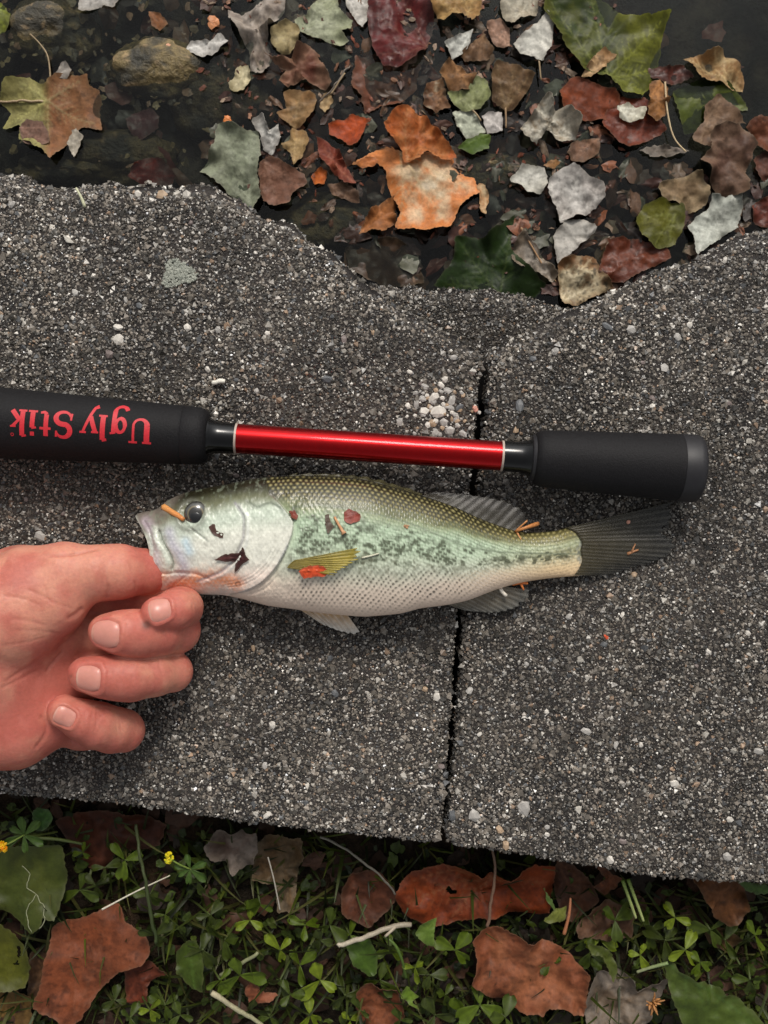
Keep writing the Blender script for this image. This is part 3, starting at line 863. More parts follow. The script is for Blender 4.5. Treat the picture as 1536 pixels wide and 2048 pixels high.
    cols = np.stack([lin(q) for q in [(20, 18, 8), (30, 28, 11), (50, 48, 20), (124, 134, 96), (172, 194, 164), (186, 204, 176), (204, 208, 188), (224, 208, 190), (236, 212, 192)]])
    base = np.stack([np.interp(vv, stops, cols[:, q]) for q in range(3)], -1)
    tailw = sstep(930, 1130, px)
    tcols = np.stack([lin(q) for q in [(54, 50, 28), (84, 78, 42), (122, 116, 76), (160, 160, 120), (176, 182, 146), (176, 172, 134), (222, 204, 164), (236, 208, 164), (232, 198, 158)]])
    tb = np.stack([np.interp(vv, stops, tcols[:, q]) for q in range(3)], -1)
    colr = mix(base, tb, tailw)
    dotm = np.exp(-((cf + .1) / .24) ** 2 - (rf / .30) ** 2)
    edge_m = np.clip(sstep(.22, .48, np.abs(rf)) * .7 + sstep(.2, .48, -cf) * .8, 0, 1)
    backw = sstep(.36, .10, vv) * sstep(-.02, .05, vv) * body
    colr = mix(colr, lin((206, 194, 132)), np.clip(dotm * backw * .55, 0, 1))
    flank = sstep(.2, .34, vv) * sstep(.78, .6, vv) * body
    colr = mix(colr, lin((78, 90, 66)), edge_m * flank * (.40 + .35 * sstep(.42, .26, vv)) * (1 + .8 * n2))
    stripe = np.exp(-((vv - .215) / .028) ** 2) * body * sstep(560, 640, px); colr = mix(colr, lin((72, 72, 46)), stripe * .55 * (1 + n2))
    colr = mix(colr, lin((224, 232, 214)), dotm * flank * .35)
    bel = sstep(.60, .70, vv) * sstep(1.0, .86, vv) * body * sstep(560, 620, px) * sstep(1000, 880, px)
    spot = np.exp(-((cf + .25 + .3 * rf) / .20) ** 2 - (rf / .36) ** 2)
    colr = mix(colr, lin((62, 58, 50)), np.clip(spot * bel * 1.2 * (.8 + .9 * n2), 0, 1))
    belt = sstep(.62, .72, vv) * sstep(.96, .86, vv) * body * sstep(860, 960, px)
    colr = mix(colr, lin((190, 162, 120)), edge_m * belt * .4)
    # dark blotches along the flank
    vline = np.interp(px, [590, 700, 820, 940, 1040, 1170], [.42, .46, .50, .55, .55, .54])
    band = np.exp(-((vv - vline) / np.interp(px, [600, 900, 1000, 1170], [.20, .15, .09, .10])) ** 2)
    bl = sstep(.02, .26, fbm(px / 13, py / 9, 0, 55, 3) + .32 * n3 - .03 + .22 * sstep(940, 1080, px)) * band
    fine = sstep(.05, .35, fbm(px / 8, py / 8, 0, 57, 2)) * np.exp(-((vv - .40) / .2) ** 2)
    sc_r = np.floor(col_); hsh = _hash(sc_r.astype(np.int64), ri.astype(np.int64), np.zeros(px.shape, np.int64), 77)
    cell = np.exp(-((cf + .05) / .40) ** 4 - (rf / .42) ** 4)                       # whole scales that carry pigment
    pm = np.exp(-((vv - vline + .02) / np.interp(px, [600, 900, 1000, 1170], [.17, .12, .07, .08])) ** 2)
    clump = sstep(-.25, .25, fbm(px / 20, py / 26, 0, 59, 2))
    dots = cell * sstep(1 - .75 * pm * clump, 1 - .75 * pm * clump + .12, hsh)
    colr = mix(colr, lin((52, 57, 34)), np.clip((bl * .7 + dots * .95 + fine * .32) * body, 0, .86))
    fine2 = sstep(.08, .3, fbm(px / 7, py / 7, 0, 58, 2)) * np.exp(-((vv - .62) / .1) ** 2)
    colr = mix(colr, lin((104, 104, 84)), np.clip(fine2 * .55 * body, 0, .8))
    ll = resample(np.array([(590, 1014), (640, 1011), (690, 1017), (760, 1030), (820, 1047), (880, 1072), (930, 1092), (1000, 1103), (1165, 1108)], float), 6, False)
    dl, _ = seg_dist(px, py, ll)
    colr = mix(colr, lin((98, 108, 88)), np.exp(-(dl / 1.8) ** 2) * .7 * body)
    # grey scaleless base of the tail
    colr = mix(colr, lin((150, 152, 146)), np.clip(sstep(1146, 1172, px + 22 * n2 + 8 * rf * (ri % 2 - .5)) * (.7 + .5 * n3), 0, .9))
    # head
    Hh = hm & (dfo <= 0)
    hx, hy, hv = px[hm], py[hm], vv[hm]
    hn1, hn2, hn3 = n1[hm], n2[hm], n3[hm]
    yb = np.interp(hx, [270, 310, 340, 370, 420, 500, 590], [1027, 1020, 1004, 990, 979, 962, 955])
    dy = hy - yb + 6 * hn1
    hc = mix(lin((34, 31, 18)), lin((98, 100, 70)), sstep(6, 38, dy))
    hc = mix(hc, lin((190, 200, 182)), sstep(28, 64, dy))
    hc = mix(hc, lin((224, 222, 208)), sstep(66, 112, dy))
    hc = mix(hc, lin((234, 216, 202)), sstep(150, 190, dy))
    # snout and jaw bones
    sn_ = sstep(372, 330, hx + .35 * (hy - 1020))
    hc = mix(hc, lin((128, 118, 108)), np.clip(sn_ * sstep(1075, 1035, hy), 0, 1) * .85)
    dm, _ = seg_dist(hx, hy, maxl2 + [8, 6]); hc = mix(hc, lin((176, 160, 170)), np.exp(-(dm / 11) ** 2) * .75)
    dm, _ = seg_dist(hx, hy, maxl + [22, 6]); hc = mix(hc, lin((158, 146, 172)), np.exp(-(dm / 12) ** 2) * .7)
    dm, _ = seg_dist(hx, hy, maxl + [-8, 0]); hc = mix(hc, lin((208, 214, 198)), np.exp(-(dm / 7) ** 2) * .8)
    dm, _ = seg_dist(hx, hy, maxl); hc = mix(hc, lin((92, 96, 80)), np.exp(-(dm / 2.4) ** 2) * .7)
    dm, _ = seg_dist(hx, hy, np.array([(385, 1082), (392, 1100)])); hc = mix(hc, lin((178, 208, 226)), np.exp(-(dm / 10) ** 2) * .7)
    # salmon flush along the lower jaw and throat
    dm, _ = seg_dist(hx, hy, resample(P([(190, 620), (280, 650), (400, 640), (480, 620), (600, 630), (640, 640)]), 5, False))
    hc = mix(hc, lin((222, 142, 100)), np.clip(np.exp(-(dm / (17 + 8 * hn2)) ** 2) * (1.0 + .6 * hn1), 0, .97))
    dm, _ = seg_dist(hx, hy, P([(200, 690), (300, 620), (380, 590)])); hc = mix(hc, lin((206, 192, 186)), np.exp(-(dm / 8) ** 2) * .6)
    for poly, w_, cc, a in ((preop, 3.0, (136, 130, 140), .7), (oper + [2, 1], 2.4, (112, 100, 92), .7), (preop + [8, 3], 3.0, (226, 226, 222), .5), (subop, 2.4, (170, 168, 172), .6), (op2, 2.6, (84, 92, 78), .6), (cheek, 2.2, (100, 106, 96), .6), (br1, 2.4, (172, 160, 166), .6)):  # the oper line paints the shadow gap under the gill cover edge
        dm, _ = seg_dist(hx, hy, poly); hc = mix(hc, lin(cc), np.exp(-(dm / w_) ** 2) * a)
    hc = mix(hc, lin((120, 128, 110)), sstep(.12, .4, fbm(hx / 7, hy / 7, 0, 77, 3)) * sstep(110, 40, dy) * .45)
    cs = np.exp(-((((hx + 3 * hn1) / 9 + .5 * (np.floor(hy / 6.5) % 2)) % 1 - .5) / .3) ** 2 - ((hy / 6.5 % 1 - .5) / .34) ** 2)
    hc = mix(hc, lin((232, 236, 228)), cs * .28 * sstep(40, 70, dy)); hc = mix(hc, lin((150, 166, 152)), (1 - cs) * .16 * sstep(40, 70, dy) * sstep(170, 120, dy))
    hc = hc * (1 + .14 * hn3 + .12 * hn2)[:, None]
    de = np.hypot(hx - 393, hy - 1028)
    hc = mix(hc, lin((96, 96, 84)), np.exp(-((de - 28) / 5) ** 2) * .6)
    lipd, _ = seg_dist(hx, hy, np.array([(272, 1031), (290, 1058), (306, 1086), (316, 1112)])); hc = mix(hc, lin((196, 196, 184)), np.exp(-(lipd / 5) ** 2) * .8)
    dm = np.hypot(hx - 484, hy - 1164); hc = mix(hc, lin((150, 96, 70)), np.exp(-((dm - 4.5) / 1.8) ** 2) * .8)
    tmp = colr[hm]; tmp = mix(tmp, hc, np.where(inside_head, 1.0, np.exp(-do / 3) * .5 * (fo > .02))); colr[hm] = tmp
    shad = np.zeros(px.shape); 
    colr = colr * (1 + .06 * n2)[..., None]
    x, y = PX(px, py, zc[:, None] + 0 * px)
    V = np.stack([x, y, z], -1).reshape(-1, 3); C = colr.reshape(-1, 3)
    i = (np.arange(NS - 1)[:, None] * NT); kk = np.arange(NT)[None]; k2 = (kk + 1) % NT
    F = np.stack([i + kk, i + NT + kk, i + NT + k2, i + k2], -1).reshape(-1, 4)
    # mouth lining: the front ring turned inwards
    ring = V[:NT]; cen = ring.mean(0); Vs = [V]; Cs = [C]; Fs = [F]; prev = np.arange(NT); bs = len(V)
    for q, (a, dx) in enumerate([(.90, .3), (.84, 3), (.74, 9), (.55, 16), (.25, 22), (.02, 24)]):
        rg = cen + (ring - cen) * a + np.array([dx, -.3 * dx, 0]); rg[:, 2] = np.maximum(rg[:, 2], .9)
        Vs.append(rg); Cs.append(np.tile(lin((206, 170, 156)) if q > 0 else lin((190, 186, 172)), (NT, 1)))
        cur = bs + np.arange(NT); bs += NT
        Fs.append(np.stack([prev, np.roll(prev, -1), np.roll(cur, -1), cur], 1)); prev = cur
    # close the tail end
    last = (NS - 1) * NT + np.arange(NT); Vs.append(V[last].mean(0)[None]); Cs.append(C[last].mean(0)[None])
    Fs.append(np.stack([last, np.full(NT, bs), np.roll(last, -1)], 1))
    root = link('largemouth_bass', mesh_np('largemouth_bass', np.vstack(Vs), Fs, np.vstack(Cs)), M_FISH)
    root.name = 'fish'; base = np.array([*PT(700, 1090, 0)[:2], 0]); recentre(root, base)
    tag(root, 'olive-backed, pale-bellied bass lying on its side, jaw pinched by the hand', 'fish')
    top = up > .02
    FISH['p'] = np.stack([px[top], py[top]], 1)[::3]; FISH['z'] = z[top][::3]
    # ---- eye
    def dome(name, cx, cy, r_px, zb, hgt, colf, mat, parent, n=28, m=10):
        a = np.arange(n) * 2 * np.pi / n; V = []; C = []
        for q in range(m + 1):
            f = 1 - q / m
            V.append(np.stack([*PX(cx + r_px * f * np.cos(a), cy + r_px * f * np.sin(a), zb), np.full(n, zb) + hgt * math.sqrt(max(0, 1 - f * f))], 1))
            C.append(np.stack([colf(f, aa) for aa in a]))
        i = np.arange(m)[:, None] * n; k = np.arange(n)[None]; k2 = (k + 1) % n
        F = np.stack([i + k, i + k2, i + n + k2, i + n + k], -1).reshape(-1, 4)
        return child(name, mesh_np(name, np.vstack(V), F[:, ::-1] if False else F, np.vstack(C)), mat, parent)
    M_EYE = vcol_mat('fish_eye', rough=.12, spec=.6, scale=900, vary=.15, bump=0, coat=.8)
    ze = fz(393, 1028) - .3
    def iris(f, a):
        if f > .93: return lin((48, 47, 42))
        if f > .62: return lin((70, 70, 66)) * (1 + .2 * math.sin(a * 9)) * (1.15 if math.sin(a) < 0 else .8)
        if f > .5: return lin((120, 110, 84))
        return lin((44, 42, 38))
    eye = dome('eye', 393, 1028, 25.5, ze, 2.6, iris, M_EYE, root)
    dome('pupil', 391, 1034, 12.5, ze + 2.15, .62, lambda f, a: lin((6, 6, 7)), M_EYE, eye, 20, 6)
    # ---- fins
    def fin(name, base_px, tip_px, zb, zt, nray, c0, c1, cr, ridge=.12, jag=0.05, power=1.0, nv=26):
        bp = resample(np.array(base_px, float), 2, False, True); tp = resample(np.array(tip_px, float), 2, False, True)
        n = nray * 6 + 1; u = np.linspace(0, 1, n)
        def at(C): 
            L = np.concatenate([[0], np.cumsum(np.hypot(*(C[1:] - C[:-1]).T))]); L /= L[-1]
            return np.stack([np.interp(u, L, C[:, 0]), np.interp(u, L, C[:, 1])], 1)
        B, T = at(bp), at(tp); ray = .5 + .5 * np.cos(u * nray * 2 * np.pi)
        V = []; C = []
        for q in range(nv + 1):
            f = q / nv; ff = f * (1 - jag * (1 - ray) * f + jag * .6 * vnoise(u * 23, u * 0, 0, 3))
            pxy = B + (T - B) * ff[:, None]
            zz = zb + (zt - zb) * f + ridge * ray * (1 - .6 * f) + .5 * vnoise(u * 4 + f, u * 0 + f * 2, 0, 8) * f
            X_, Y_ = PX(pxy[:, 0], pxy[:, 1], zz)
            V.append(np.stack([X_, Y_, zz], 1))
            cc = mix(lin(c0), lin(c1), np.full(n, f)); cc = mix(cc, lin(cr), ray ** 3 * .42 * (.8 + .4 * vnoise(u * 30, u * 0 + f * 6, 0, 4)))
            cc = cc * (1 + .3 * fbm(pxy[:, 0] / 12, pxy[:, 1] / 12, 0, 14))[:, None]
            C.append(cc)
        i = np.arange(nv)[:, None] * n; k = np.arange(n - 1)[None]
        F = np.stack([i + k, i + k + 1, i + n + k + 1, i + n + k], -1).reshape(-1, 4)
        o = child(name, mesh_np(name, np.vstack(V), F, np.vstack(C)), M_FIN, root)
        sm = o.modifiers.new('thickness', 'SOLIDIFY'); sm.thickness = .00022
        return o
    fin('tail_fin', [(1132, 1056), (1152, 1066), (1164, 1085), (1161, 1100), (1165, 1120), (1158, 1138), (1148, 1151)], [(1345, 1003), (1343, 1040), (1326, 1066), (1350, 1082), (1352, 1098), (1320, 1120), (1215, 1151)], 6.3, 2.2, 17, (62, 55, 32), (44, 44, 43), (104, 102, 94), ridge=.10, jag=.05)
    fin('soft_dorsal_fin', [(838, 992), (880, 1005), (930, 1025), (985, 1050), (1032, 1064)], [(872, 983), (940, 989), (1005, 999), (1044, 1018), (1056, 1044)], 8.5, 6.0, 12, (50, 46, 32), (44, 41, 38), (74, 70, 60), jag=.05)
    fin('spiny_dorsal_fin', [(560, 957), (640, 956), (720, 962), (800, 981), (838, 992)], [(590, 947), (660, 947), (740, 954), (812, 974), (846, 987)], 14, 12, 9, (58, 54, 32), (66, 62, 40), (110, 104, 72), jag=.25, nv=8)
    fin('anal_fin', [(893, 1208), (930, 1200), (965, 1188), (1000, 1176), (1012, 1173)], [(930, 1221), (990, 1225), (1028, 1217), (1055, 1196), (1060, 1180)], 7, 4, 11, (116, 104, 84), (92, 91, 86), (166, 164, 156), jag=.06)
    fin('pelvic_fin', [(596, 1216), (630, 1221), (662, 1226), (694, 1228)], [(640, 1246), (680, 1262), (708, 1268), (720, 1264)], 10, 5, 7, (204, 164, 112), (226, 222, 214), (240, 236, 226), jag=.06, ridge=.4)
    pf = fin('pectoral_fin', [(574, 1136), (580, 1128), (590, 1120)], [(665, 1150), (716, 1118), (722, 1094)], fz(582, 1128) + .5, fz(690, 1115) + 2.2, 9, (104, 92, 46), (156, 140, 46), (190, 170, 70), ridge=.5, jag=.10)
    return root

def fz(px, py):
    if 'g' not in FISH:
        g = np.full((700, 400), -1.0); i = (FISH['p'][:, 0] / 2).astype(int); j = ((FISH['p'][:, 1] - 900) / 2).astype(int)
        np.maximum.at(g, (i, j), FISH['z']); FISH['g'] = g
    i = int(px / 2); j = int((py - 900) / 2)
    for r in (1, 3, 8, 20, 60):
        v = FISH['g'][max(i - r, 0):i + r + 1, max(j - r, 0):j + r + 1]
        if v.size and v.max() > 0: return float(v[v > 0].mean() if r == 1 else v.max())
    return 2.0
fish()

# ------------------------------------------------------------------ the hand
def surface_nets(Fd, org, h):
    ins = Fd < 0
    c = np.zeros([n - 1 for n in Fd.shape], np.int8); corners = [(a, b, d) for a in (0, 1) for b in (0, 1) for d in (0, 1)]
    nx, ny, nz = Fd.shape
    for a, b, d in corners: c += ins[a:nx - 1 + a, b:ny - 1 + b, d:nz - 1 + d]
    act = (c > 0) & (c < 8)
    I, J, K = np.nonzero(act); n = len(I)
    idx = np.full(act.shape, -1, np.int32); idx[I, J, K] = np.arange(n)
    acc = np.zeros((n, 3)); cnt = np.zeros(n)
    for p in corners:
        for ax in range(3):
            if p[ax]: continue
            q = list(p); q[ax] = 1
            fa = Fd[I + p[0], J + p[1], K + p[2]]; fb = Fd[I + q[0], J + q[1], K + q[2]]
            m = (fa < 0) != (fb < 0); t = np.where(m, fa / np.where(fa == fb, 1, fa - fb), 0)
            pos = np.tile(np.array(p, float), (n, 1)); pos[:, ax] += t
            acc[m] += pos[m]; cnt[m] += 1
    V = (np.stack([I, J, K], 1) + acc / cnt[:, None]) * h + org
    faces = []
    for ax in range(3):
        A = [slice(1, -1)] * 3; A[ax] = slice(0, -1); B = [slice(1, -1)] * 3; B[ax] = slice(1, None)
        s0 = ins[tuple(A)]; s1 = ins[tuple(B)]; cr = np.argwhere(s0 != s1)
        if not len(cr): continue
        base = cr + 1; base[:, ax] -= 1
        o1, o2 = [(1, 2), (2, 0), (0, 1)][ax]
        def cell(d1, d2):
            q = base.copy(); q[:, o1] -= d1; q[:, o2] -= d2; return idx[q[:, 0], q[:, 1], q[:, 2]]
        quad = np.stack([cell(1, 1), cell(0, 1), cell(0, 0), cell(1, 0)], 1)
        flip = ~s0[tuple(cr.T)]
        quad[flip] = quad[flip][:, ::-1]
        faces.append(quad)
    F = np.vstack(faces); F = F[(F >= 0).all(1)]
    return V, F

def hand():
    h = 0.6
    lo = np.array([-262.0, -112.0, -1.5]); hi = np.array([-60.0, 4.0, 62.0])
    ax = [np.arange(lo[i], hi[i], h, dtype=np.float32) for i in range(3)]
    X, Y, Z = np.meshgrid(*ax, indexing='ij')
    def cone(a, b):
        a, ra = PT(*a[:3]), a[3]; b, rb = PT(*b[:3]), b[3]
        d = b - a; l2 = (d * d).sum()
        t = np.clip(((X - a[0]) * d[0] + (Y - a[1]) * d[1] + (Z - a[2]) * d[2]) / l2, 0, 1).astype(np.float32)
        ts = t * t * (3 - 2 * t) * .35 + t * .65
        return (np.sqrt((X - a[0] - t * d[0]) ** 2 + (Y - a[1] - t * d[1]) ** 2 + (Z - a[2] - t * d[2]) ** 2) - (ra + (rb - ra) * ts)).astype(np.float32)
    def smin(a, b, k):
        hh = np.clip(.5 + .5 * (b - a) / k, 0, 1); return b + (a - b) * hh - k * hh * (1 - hh)
    def chain(ps, k=2.0):
        d = None
        for p, q in zip(ps[:-1], ps[1:]):
            c = cone(p, q); d = c if d is None else smin(d, c, k)
        return d
    # metacarpals, heel of the hand, wrist and forearm
    palm = chain([(-60, 1198, 17, 15), (40, 1168, 16, 13.5), (135, 1155, 15, 12.2)], 6)
    for ps in ([(-60, 1285, 17, 15.5), (120, 1262, 15, 12)], [(-60, 1355, 17, 15), (105, 1345, 14, 11.5)], [(-60, 1430, 17, 15), (80, 1415, 14.5, 11)],
               [(-60, 1452, 20, 18.5), (35, 1449, 18.5, 15.6), (100, 1438, 16.5, 11.2)]):
        palm = smin(palm, chain(ps, 5), 9)
    wrist = chain([(-40, 1330, 22, 24), (-190, 1345, 25, 23.5), (-420, 1352, 30, 26)], 12)
    palm = smin(palm, smin(wrist, chain([(-190, 1290, 25, 21), (-420, 1300, 30, 24)], 6), 10), 10)
    # thumb: thenar mound, then the two phalanges
    then = chain([(-75, 1262, 25, 23), (25, 1232, 29, 18.5), (108, 1206, 31, 12.5)], 6)
    thumb = chain([(60, 1168, 29, 14.5), (130, 1150, 29, 11.8), (195, 1146, 29, 9.9), (238, 1144, 26, 9.9), (290, 1143, 19, 8.2), (345, 1141, 14, 6.2)], 3)
    d = smin(palm, then, 4.0)
    d = smin(d, thumb, 6.0)
    prox = [chain([(130, 1165, 13, 10.5), (250, 1200, 8.5, 7.4), (352, 1203, 11.5, 8.0)], 3),
            chain([(120, 1262, 12.5, 10.5), (250, 1270, 9.5, 8.6), (354, 1260, 16.5, 8.9)], 3),
            chain([(105, 1345, 13, 10.5), (240, 1352, 10.5, 8.9), (345, 1343, 15, 7.7)], 3),
            chain([(80, 1420, 13, 10.5), (160, 1452, 10, 8.7), (246, 1461, 13, 8.2)], 3)]
    for p in prox: d = smin(d, p, 2.2)
    fold = [chain([(352, 1203, 11.5, 8.3), (366, 1215, 22, 7.3), (352, 1219, 28, 7.2), (316, 1228, 32, 6.5)], 2.2),
            chain([(354, 1260, 16.5, 8.9), (318, 1263, 24.5, 8.7), (285, 1267, 29, 8.5), (258, 1266, 31, 8.3), (236, 1265, 32, 7.6), (211, 1263, 32, 6.4)], 2.2),
            chain([(345, 1343, 15, 7.7), (305, 1348, 22, 8.3), (262, 1355, 27, 8.6), (232, 1355, 29, 8.1), (205, 1353, 30.5, 7.5), (172, 1349, 30.5, 6.7)], 2.2),
            chain([(246, 1461, 13, 8.2), (222, 1459, 18, 8.5), (192, 1450, 23, 8.5), (165, 1440, 26.5, 7.4), (128, 1423, 29.5, 6.3)], 2.2)]
    for f in fold: d = smin(d, f, .9)
    d = smin(d, np.maximum(d, -1), .01)
    fl = (1.0 - Z).astype(np.float32)
    hh = np.clip(.5 - .5 * (d - fl) / 1.0, 0, 1); d = d + (fl - d) * hh + 1.0 * hh * (1 - hh)
    V, F = surface_nets(d, lo, h)
    # smooth the voxel steps
    E = np.vstack([F[:, [0, 1]], F[:, [1, 2]], F[:, [2, 3]], F[:, [3, 0]]]); n = len(V)
    deg = np.bincount(E[:, 0], minlength=n) + np.bincount(E[:, 1], minlength=n)
    for _ in range(4):
        A = np.stack([np.bincount(E[:, 0], V[E[:, 1], q], n) + np.bincount(E[:, 1], V[E[:, 0], q], n) for q in range(3)], 1) / deg[:, None]
        V = V * .5 + A * .5
    fn = np.cross(V[F[:, 2]] - V[F[:, 0]], V[F[:, 3]] - V[F[:, 1]])
    N = np.stack([sum(np.bincount(F[:, c], fn[:, q], n) for c in range(4)) for q in range(3)], 1); N /= np.linalg.norm(N, axis=1)[:, None] + 1e-9
    kz = 1 / ((1 - V[:, 2] / (H * 1000)) * 1000 / S)
    px = 768 + V[:, 0] * kz; py = 1024 - V[:, 1] * kz
    upw = sstep(.1, .5, N[:, 2])
    V0 = V.copy(); disp = np.zeros(n); dark = np.zeros(n)
    def Z8(pts): return np.array([(a / 3.413, 1050 + b / 3.413) for a, b in pts])
    creases = [([(575, 560), (520, 610), (455, 645)], 5, .5), ([(590, 560), (545, 690), (470, 780), (350, 862), (200, 962), (0, 1092)], 3.5, .35),
               ([(300, 400), (320, 470), (335, 545)], 2.2, .28), ([(170, 430), (280, 480), (400, 540), (520, 575)], 2.4, .25), ([(0, 480), (150, 500), (300, 560)], 2.4, .22), ([(60, 640), (200, 655), (330, 690)], 2.6, .2),
               ([(740, 400), (735, 450), (720, 510)], 2.4, .35), ([(920, 380), (925, 420), (915, 460)], 2.2, .3), ([(690, 160), (600, 180), (480, 205), (300, 215)], 3.2, .5), ([(480, 200), (520, 190), (540, 205)], 2.0, .35),
               ([(310, 1010), (340, 960), (430, 860)], 3, .4), ([(0, 1120), (120, 1060), (260, 990)], 3, .3), ([(270, 1290), (320, 1360), (300, 1450), (230, 1540)], 4, .4),
               ([(1010, 900), (1030, 850), (1040, 800)], 2.4, .12), ([(900, 1170), (890, 1100), (910, 1020)], 2.6, .14), ([(960, 1010), (970, 1080)], 2.2, .12),
               ([(640, 1400), (670, 1330), (700, 1290)], 2.6, .14), ([(1330, 640), (1260, 690), (1200, 720)], 2.2, .3), ([(1340, 500), (1310, 560), (1330, 600)], 2, .2),
               ([(780, 620), (840, 650), (880, 690)], 2, .2), ([(690, 900), (720, 960), (700, 1010)], 2, .2), ([(0, 820), (180, 800), (330, 760)], 2.4, .15), ([(40, 720), (220, 720), (420, 740)], 2.2, .14)]
    for pts, wd, a in creases:
        dd, fr = seg_dist(px, py, resample(Z8(pts), 4, False))
        g = np.exp(-(dd / wd) ** 2) * upw * sstep(0, .12, fr) * sstep(1, .88, fr) * sstep(9, 14, V[:, 2])
        disp -= a * g; dark = np.maximum(dark, g * min(1, a * 1.6))
    rw = np.random.default_rng(8)
    for (jx, jy, dx, dy, hw, cnt) in ((262, 1268, 1, .05, 34, 4), (330, 1262, 1, -.05, 36, 3), (240, 1356, 1, .02, 36, 4), (318, 1350, 1, -.05, 34, 3), (182, 1446, 1, .35, 34, 4), (236, 1462, 1, .1, 30, 2), (352, 1218, 1, -.2, 28, 3), (205, 1148, 1, -.05, 40, 4), (262, 1146, 1, -.02, 36, 3)):
        for q in range(cnt):
            o = (q - (cnt - 1) / 2) * 7 + rw.normal(0, 1.2); L = hw * rw.uniform(.5, .95); sh = rw.normal(0, 6)
            pts = np.array([(jx + o * dx + 4 * math.sin(t * 2) - dy * t * L, jy + o * dy + sh + t * L * dx) for t in np.linspace(-1, 1, 9)])
            dd, fr = seg_dist(px, py, pts)
            g = np.exp(-(dd / 1.9) ** 2) * upw * sstep(0, .2, fr) * sstep(1, .8, fr) * sstep(16, 20, V[:, 2])
            disp -= .13 * g; dark = np.maximum(dark, g * .16)
    # nails
    nails = []
    def nail(cx, cy, tx, ty, rpx, L, Wd, z, r, roll=0):
        c = PT(cx, cy, z); tdir = PT(tx, ty, z) - c; tdir /= np.linalg.norm(tdir)
        up = np.array([0, 0, 1.0]); sd = np.cross(up, tdir)
        if roll:
            up2 = up * math.cos(roll) + sd * math.sin(roll); sd = np.cross(up2, tdir); up = up2
        nails.append((c, tdir, sd, up, L, Wd, r))
    nail(219, 1264, 190, 1262, 0, 11.6, 11.2, 32, 7.3, 0)
    nail(187, 1352, 150, 1350, 0, 9.8, 10.4, 30.5, 7.2, 0)
    nail(138, 1428, 105, 1412, 0, 8.2, 7.8, 29.0, 6.7, 0)
    nail(328, 1225, 290, 1234, 0, 8.2, 9.6, 31, 6.9, -.30)
    for c, td, sd, up, L, Wd, r in nails:
        q = V - c; u = q @ td / (L / 2); s = np.arctan2(q @ sd, q @ up) * r / (Wd / 2); hgt = q @ up
        rad = (np.abs(u) ** 3.2 + np.abs(s) ** 3.2) ** (1 / 3.2)
        near = (hgt > r * .3) & (np.abs(u) < 2)
        disp += np.where(near, -.55 * sstep(1.05, .85, rad) + .38 * np.exp(-((rad - 1.22) / .14) ** 2) * sstep(1.3, .5, u), 0)
        dark = np.maximum(dark, np.where(near, .55 * np.exp(-((rad - 1.03) / .07) ** 2), 0))
    disp += .22 * fbm(V[:, 0] / 7, V[:, 1] / 7, V[:, 2] / 7, 61, 3) * 1.0 + .05 * fbm(V[:, 0] / 1.1, V[:, 1] / 1.1, V[:, 2] / 1.1, 62, 2)
    V = V + N * disp[:, None]; V[:, 2] = np.maximum(V[:, 2], .8)
    m1 = fbm(V[:, 0] / 11, V[:, 1] / 11, V[:, 2] / 11, 71); m2 = fbm(V[:, 0] / 3, V[:, 1] / 3, V[:, 2] / 3, 72)
    col = mix(lin((202, 138, 116)), lin((180, 102, 88)), sstep(-.3, .3, m1))
    # redder finger tips, knuckles and heel
    tips = np.zeros(n)
    for (a, b, z_, rr) in ((205, 1262, 32, 12), (165, 1350, 30, 12), (122, 1422, 29, 10), (312, 1230, 32, 12), (385, 1235, 15, 10), (380, 1340, 15, 9), (280, 1465, 14, 10), (30, 1480, 25, 22), (300, 1140, 26, 12)):
        p = PT(a, b, z_); tips = np.maximum(tips, np.exp(-(np.linalg.norm(V - p, axis=1) / rr) ** 2))
    col = mix(col, lin((186, 96, 84)), np.clip(tips * (.65 + .6 * m2), 0, .8))
    mott = sstep(.05, .4, m2); col = mix(col, lin((196, 118, 104)), mott * .35)
    col = mix(col, lin((168, 92, 80)), np.clip(dark * .55, 0, .45))
    dirt = np.exp(-(np.hypot(px - 293, py - 1250) / 9) ** 2) + .8 * np.exp(-(np.hypot(px - 320, py - 1206) / 3) ** 2) + .6 * np.exp(-(np.hypot(px - 142, py - 1352) / 3) ** 2)
    col = mix(col, lin((92, 64, 56)), np.clip(dirt, 0, .75))
    o = link('hand', mesh_np('hand', V, F, col), M_SKIN)
    recentre(o, PT(60, 1320, 0)); tag(o, 'bare left hand, palm up, thumb in the fish mouth and fingers curled', 'hand')
    for c, td, sd, up, L, Wd, r in nails:
        nu, nv = 18, 18; u = np.linspace(-1, 1, nu); v = np.linspace(-1, 1, nv); Uu, Vv = np.meshgrid(u, v, indexing='ij')
        # square -> rounded square
        uu = Uu * np.sqrt(1 - .34 * Vv ** 2); vv = Vv * np.sqrt(1 - .34 * Uu ** 2) * (1 + .06 * Uu)
        ang = vv * (Wd / 2) / r
        q = V0 - c; su, ss, sh = q @ td, q @ sd, q @ up; sel = (np.abs(su) < L) & (np.abs(ss) < Wd) & (sh > 0); su, ss, sh = su[sel], ss[sel], sh[sel]
        gu = (uu * L / 2).ravel(); gs = (r * np.sin(ang)).ravel(); gh = np.empty(len(gu))
        for j in range(len(gu)):
            d2 = (su - gu[j]) ** 2 + (ss - gs[j]) ** 2; w_ = np.exp(-d2 / .5) + 1e-12; gh[j] = (w_ * sh).sum() / w_.sum()
        ed = np.maximum(np.abs(Uu), np.abs(Vv)).ravel()
        gh = gh + .10 - .35 * ed ** 8
        Pp = (c + gu[:, None] * td + gs[:, None] * sd + gh[:, None] * up).reshape(nu, nv, 3)
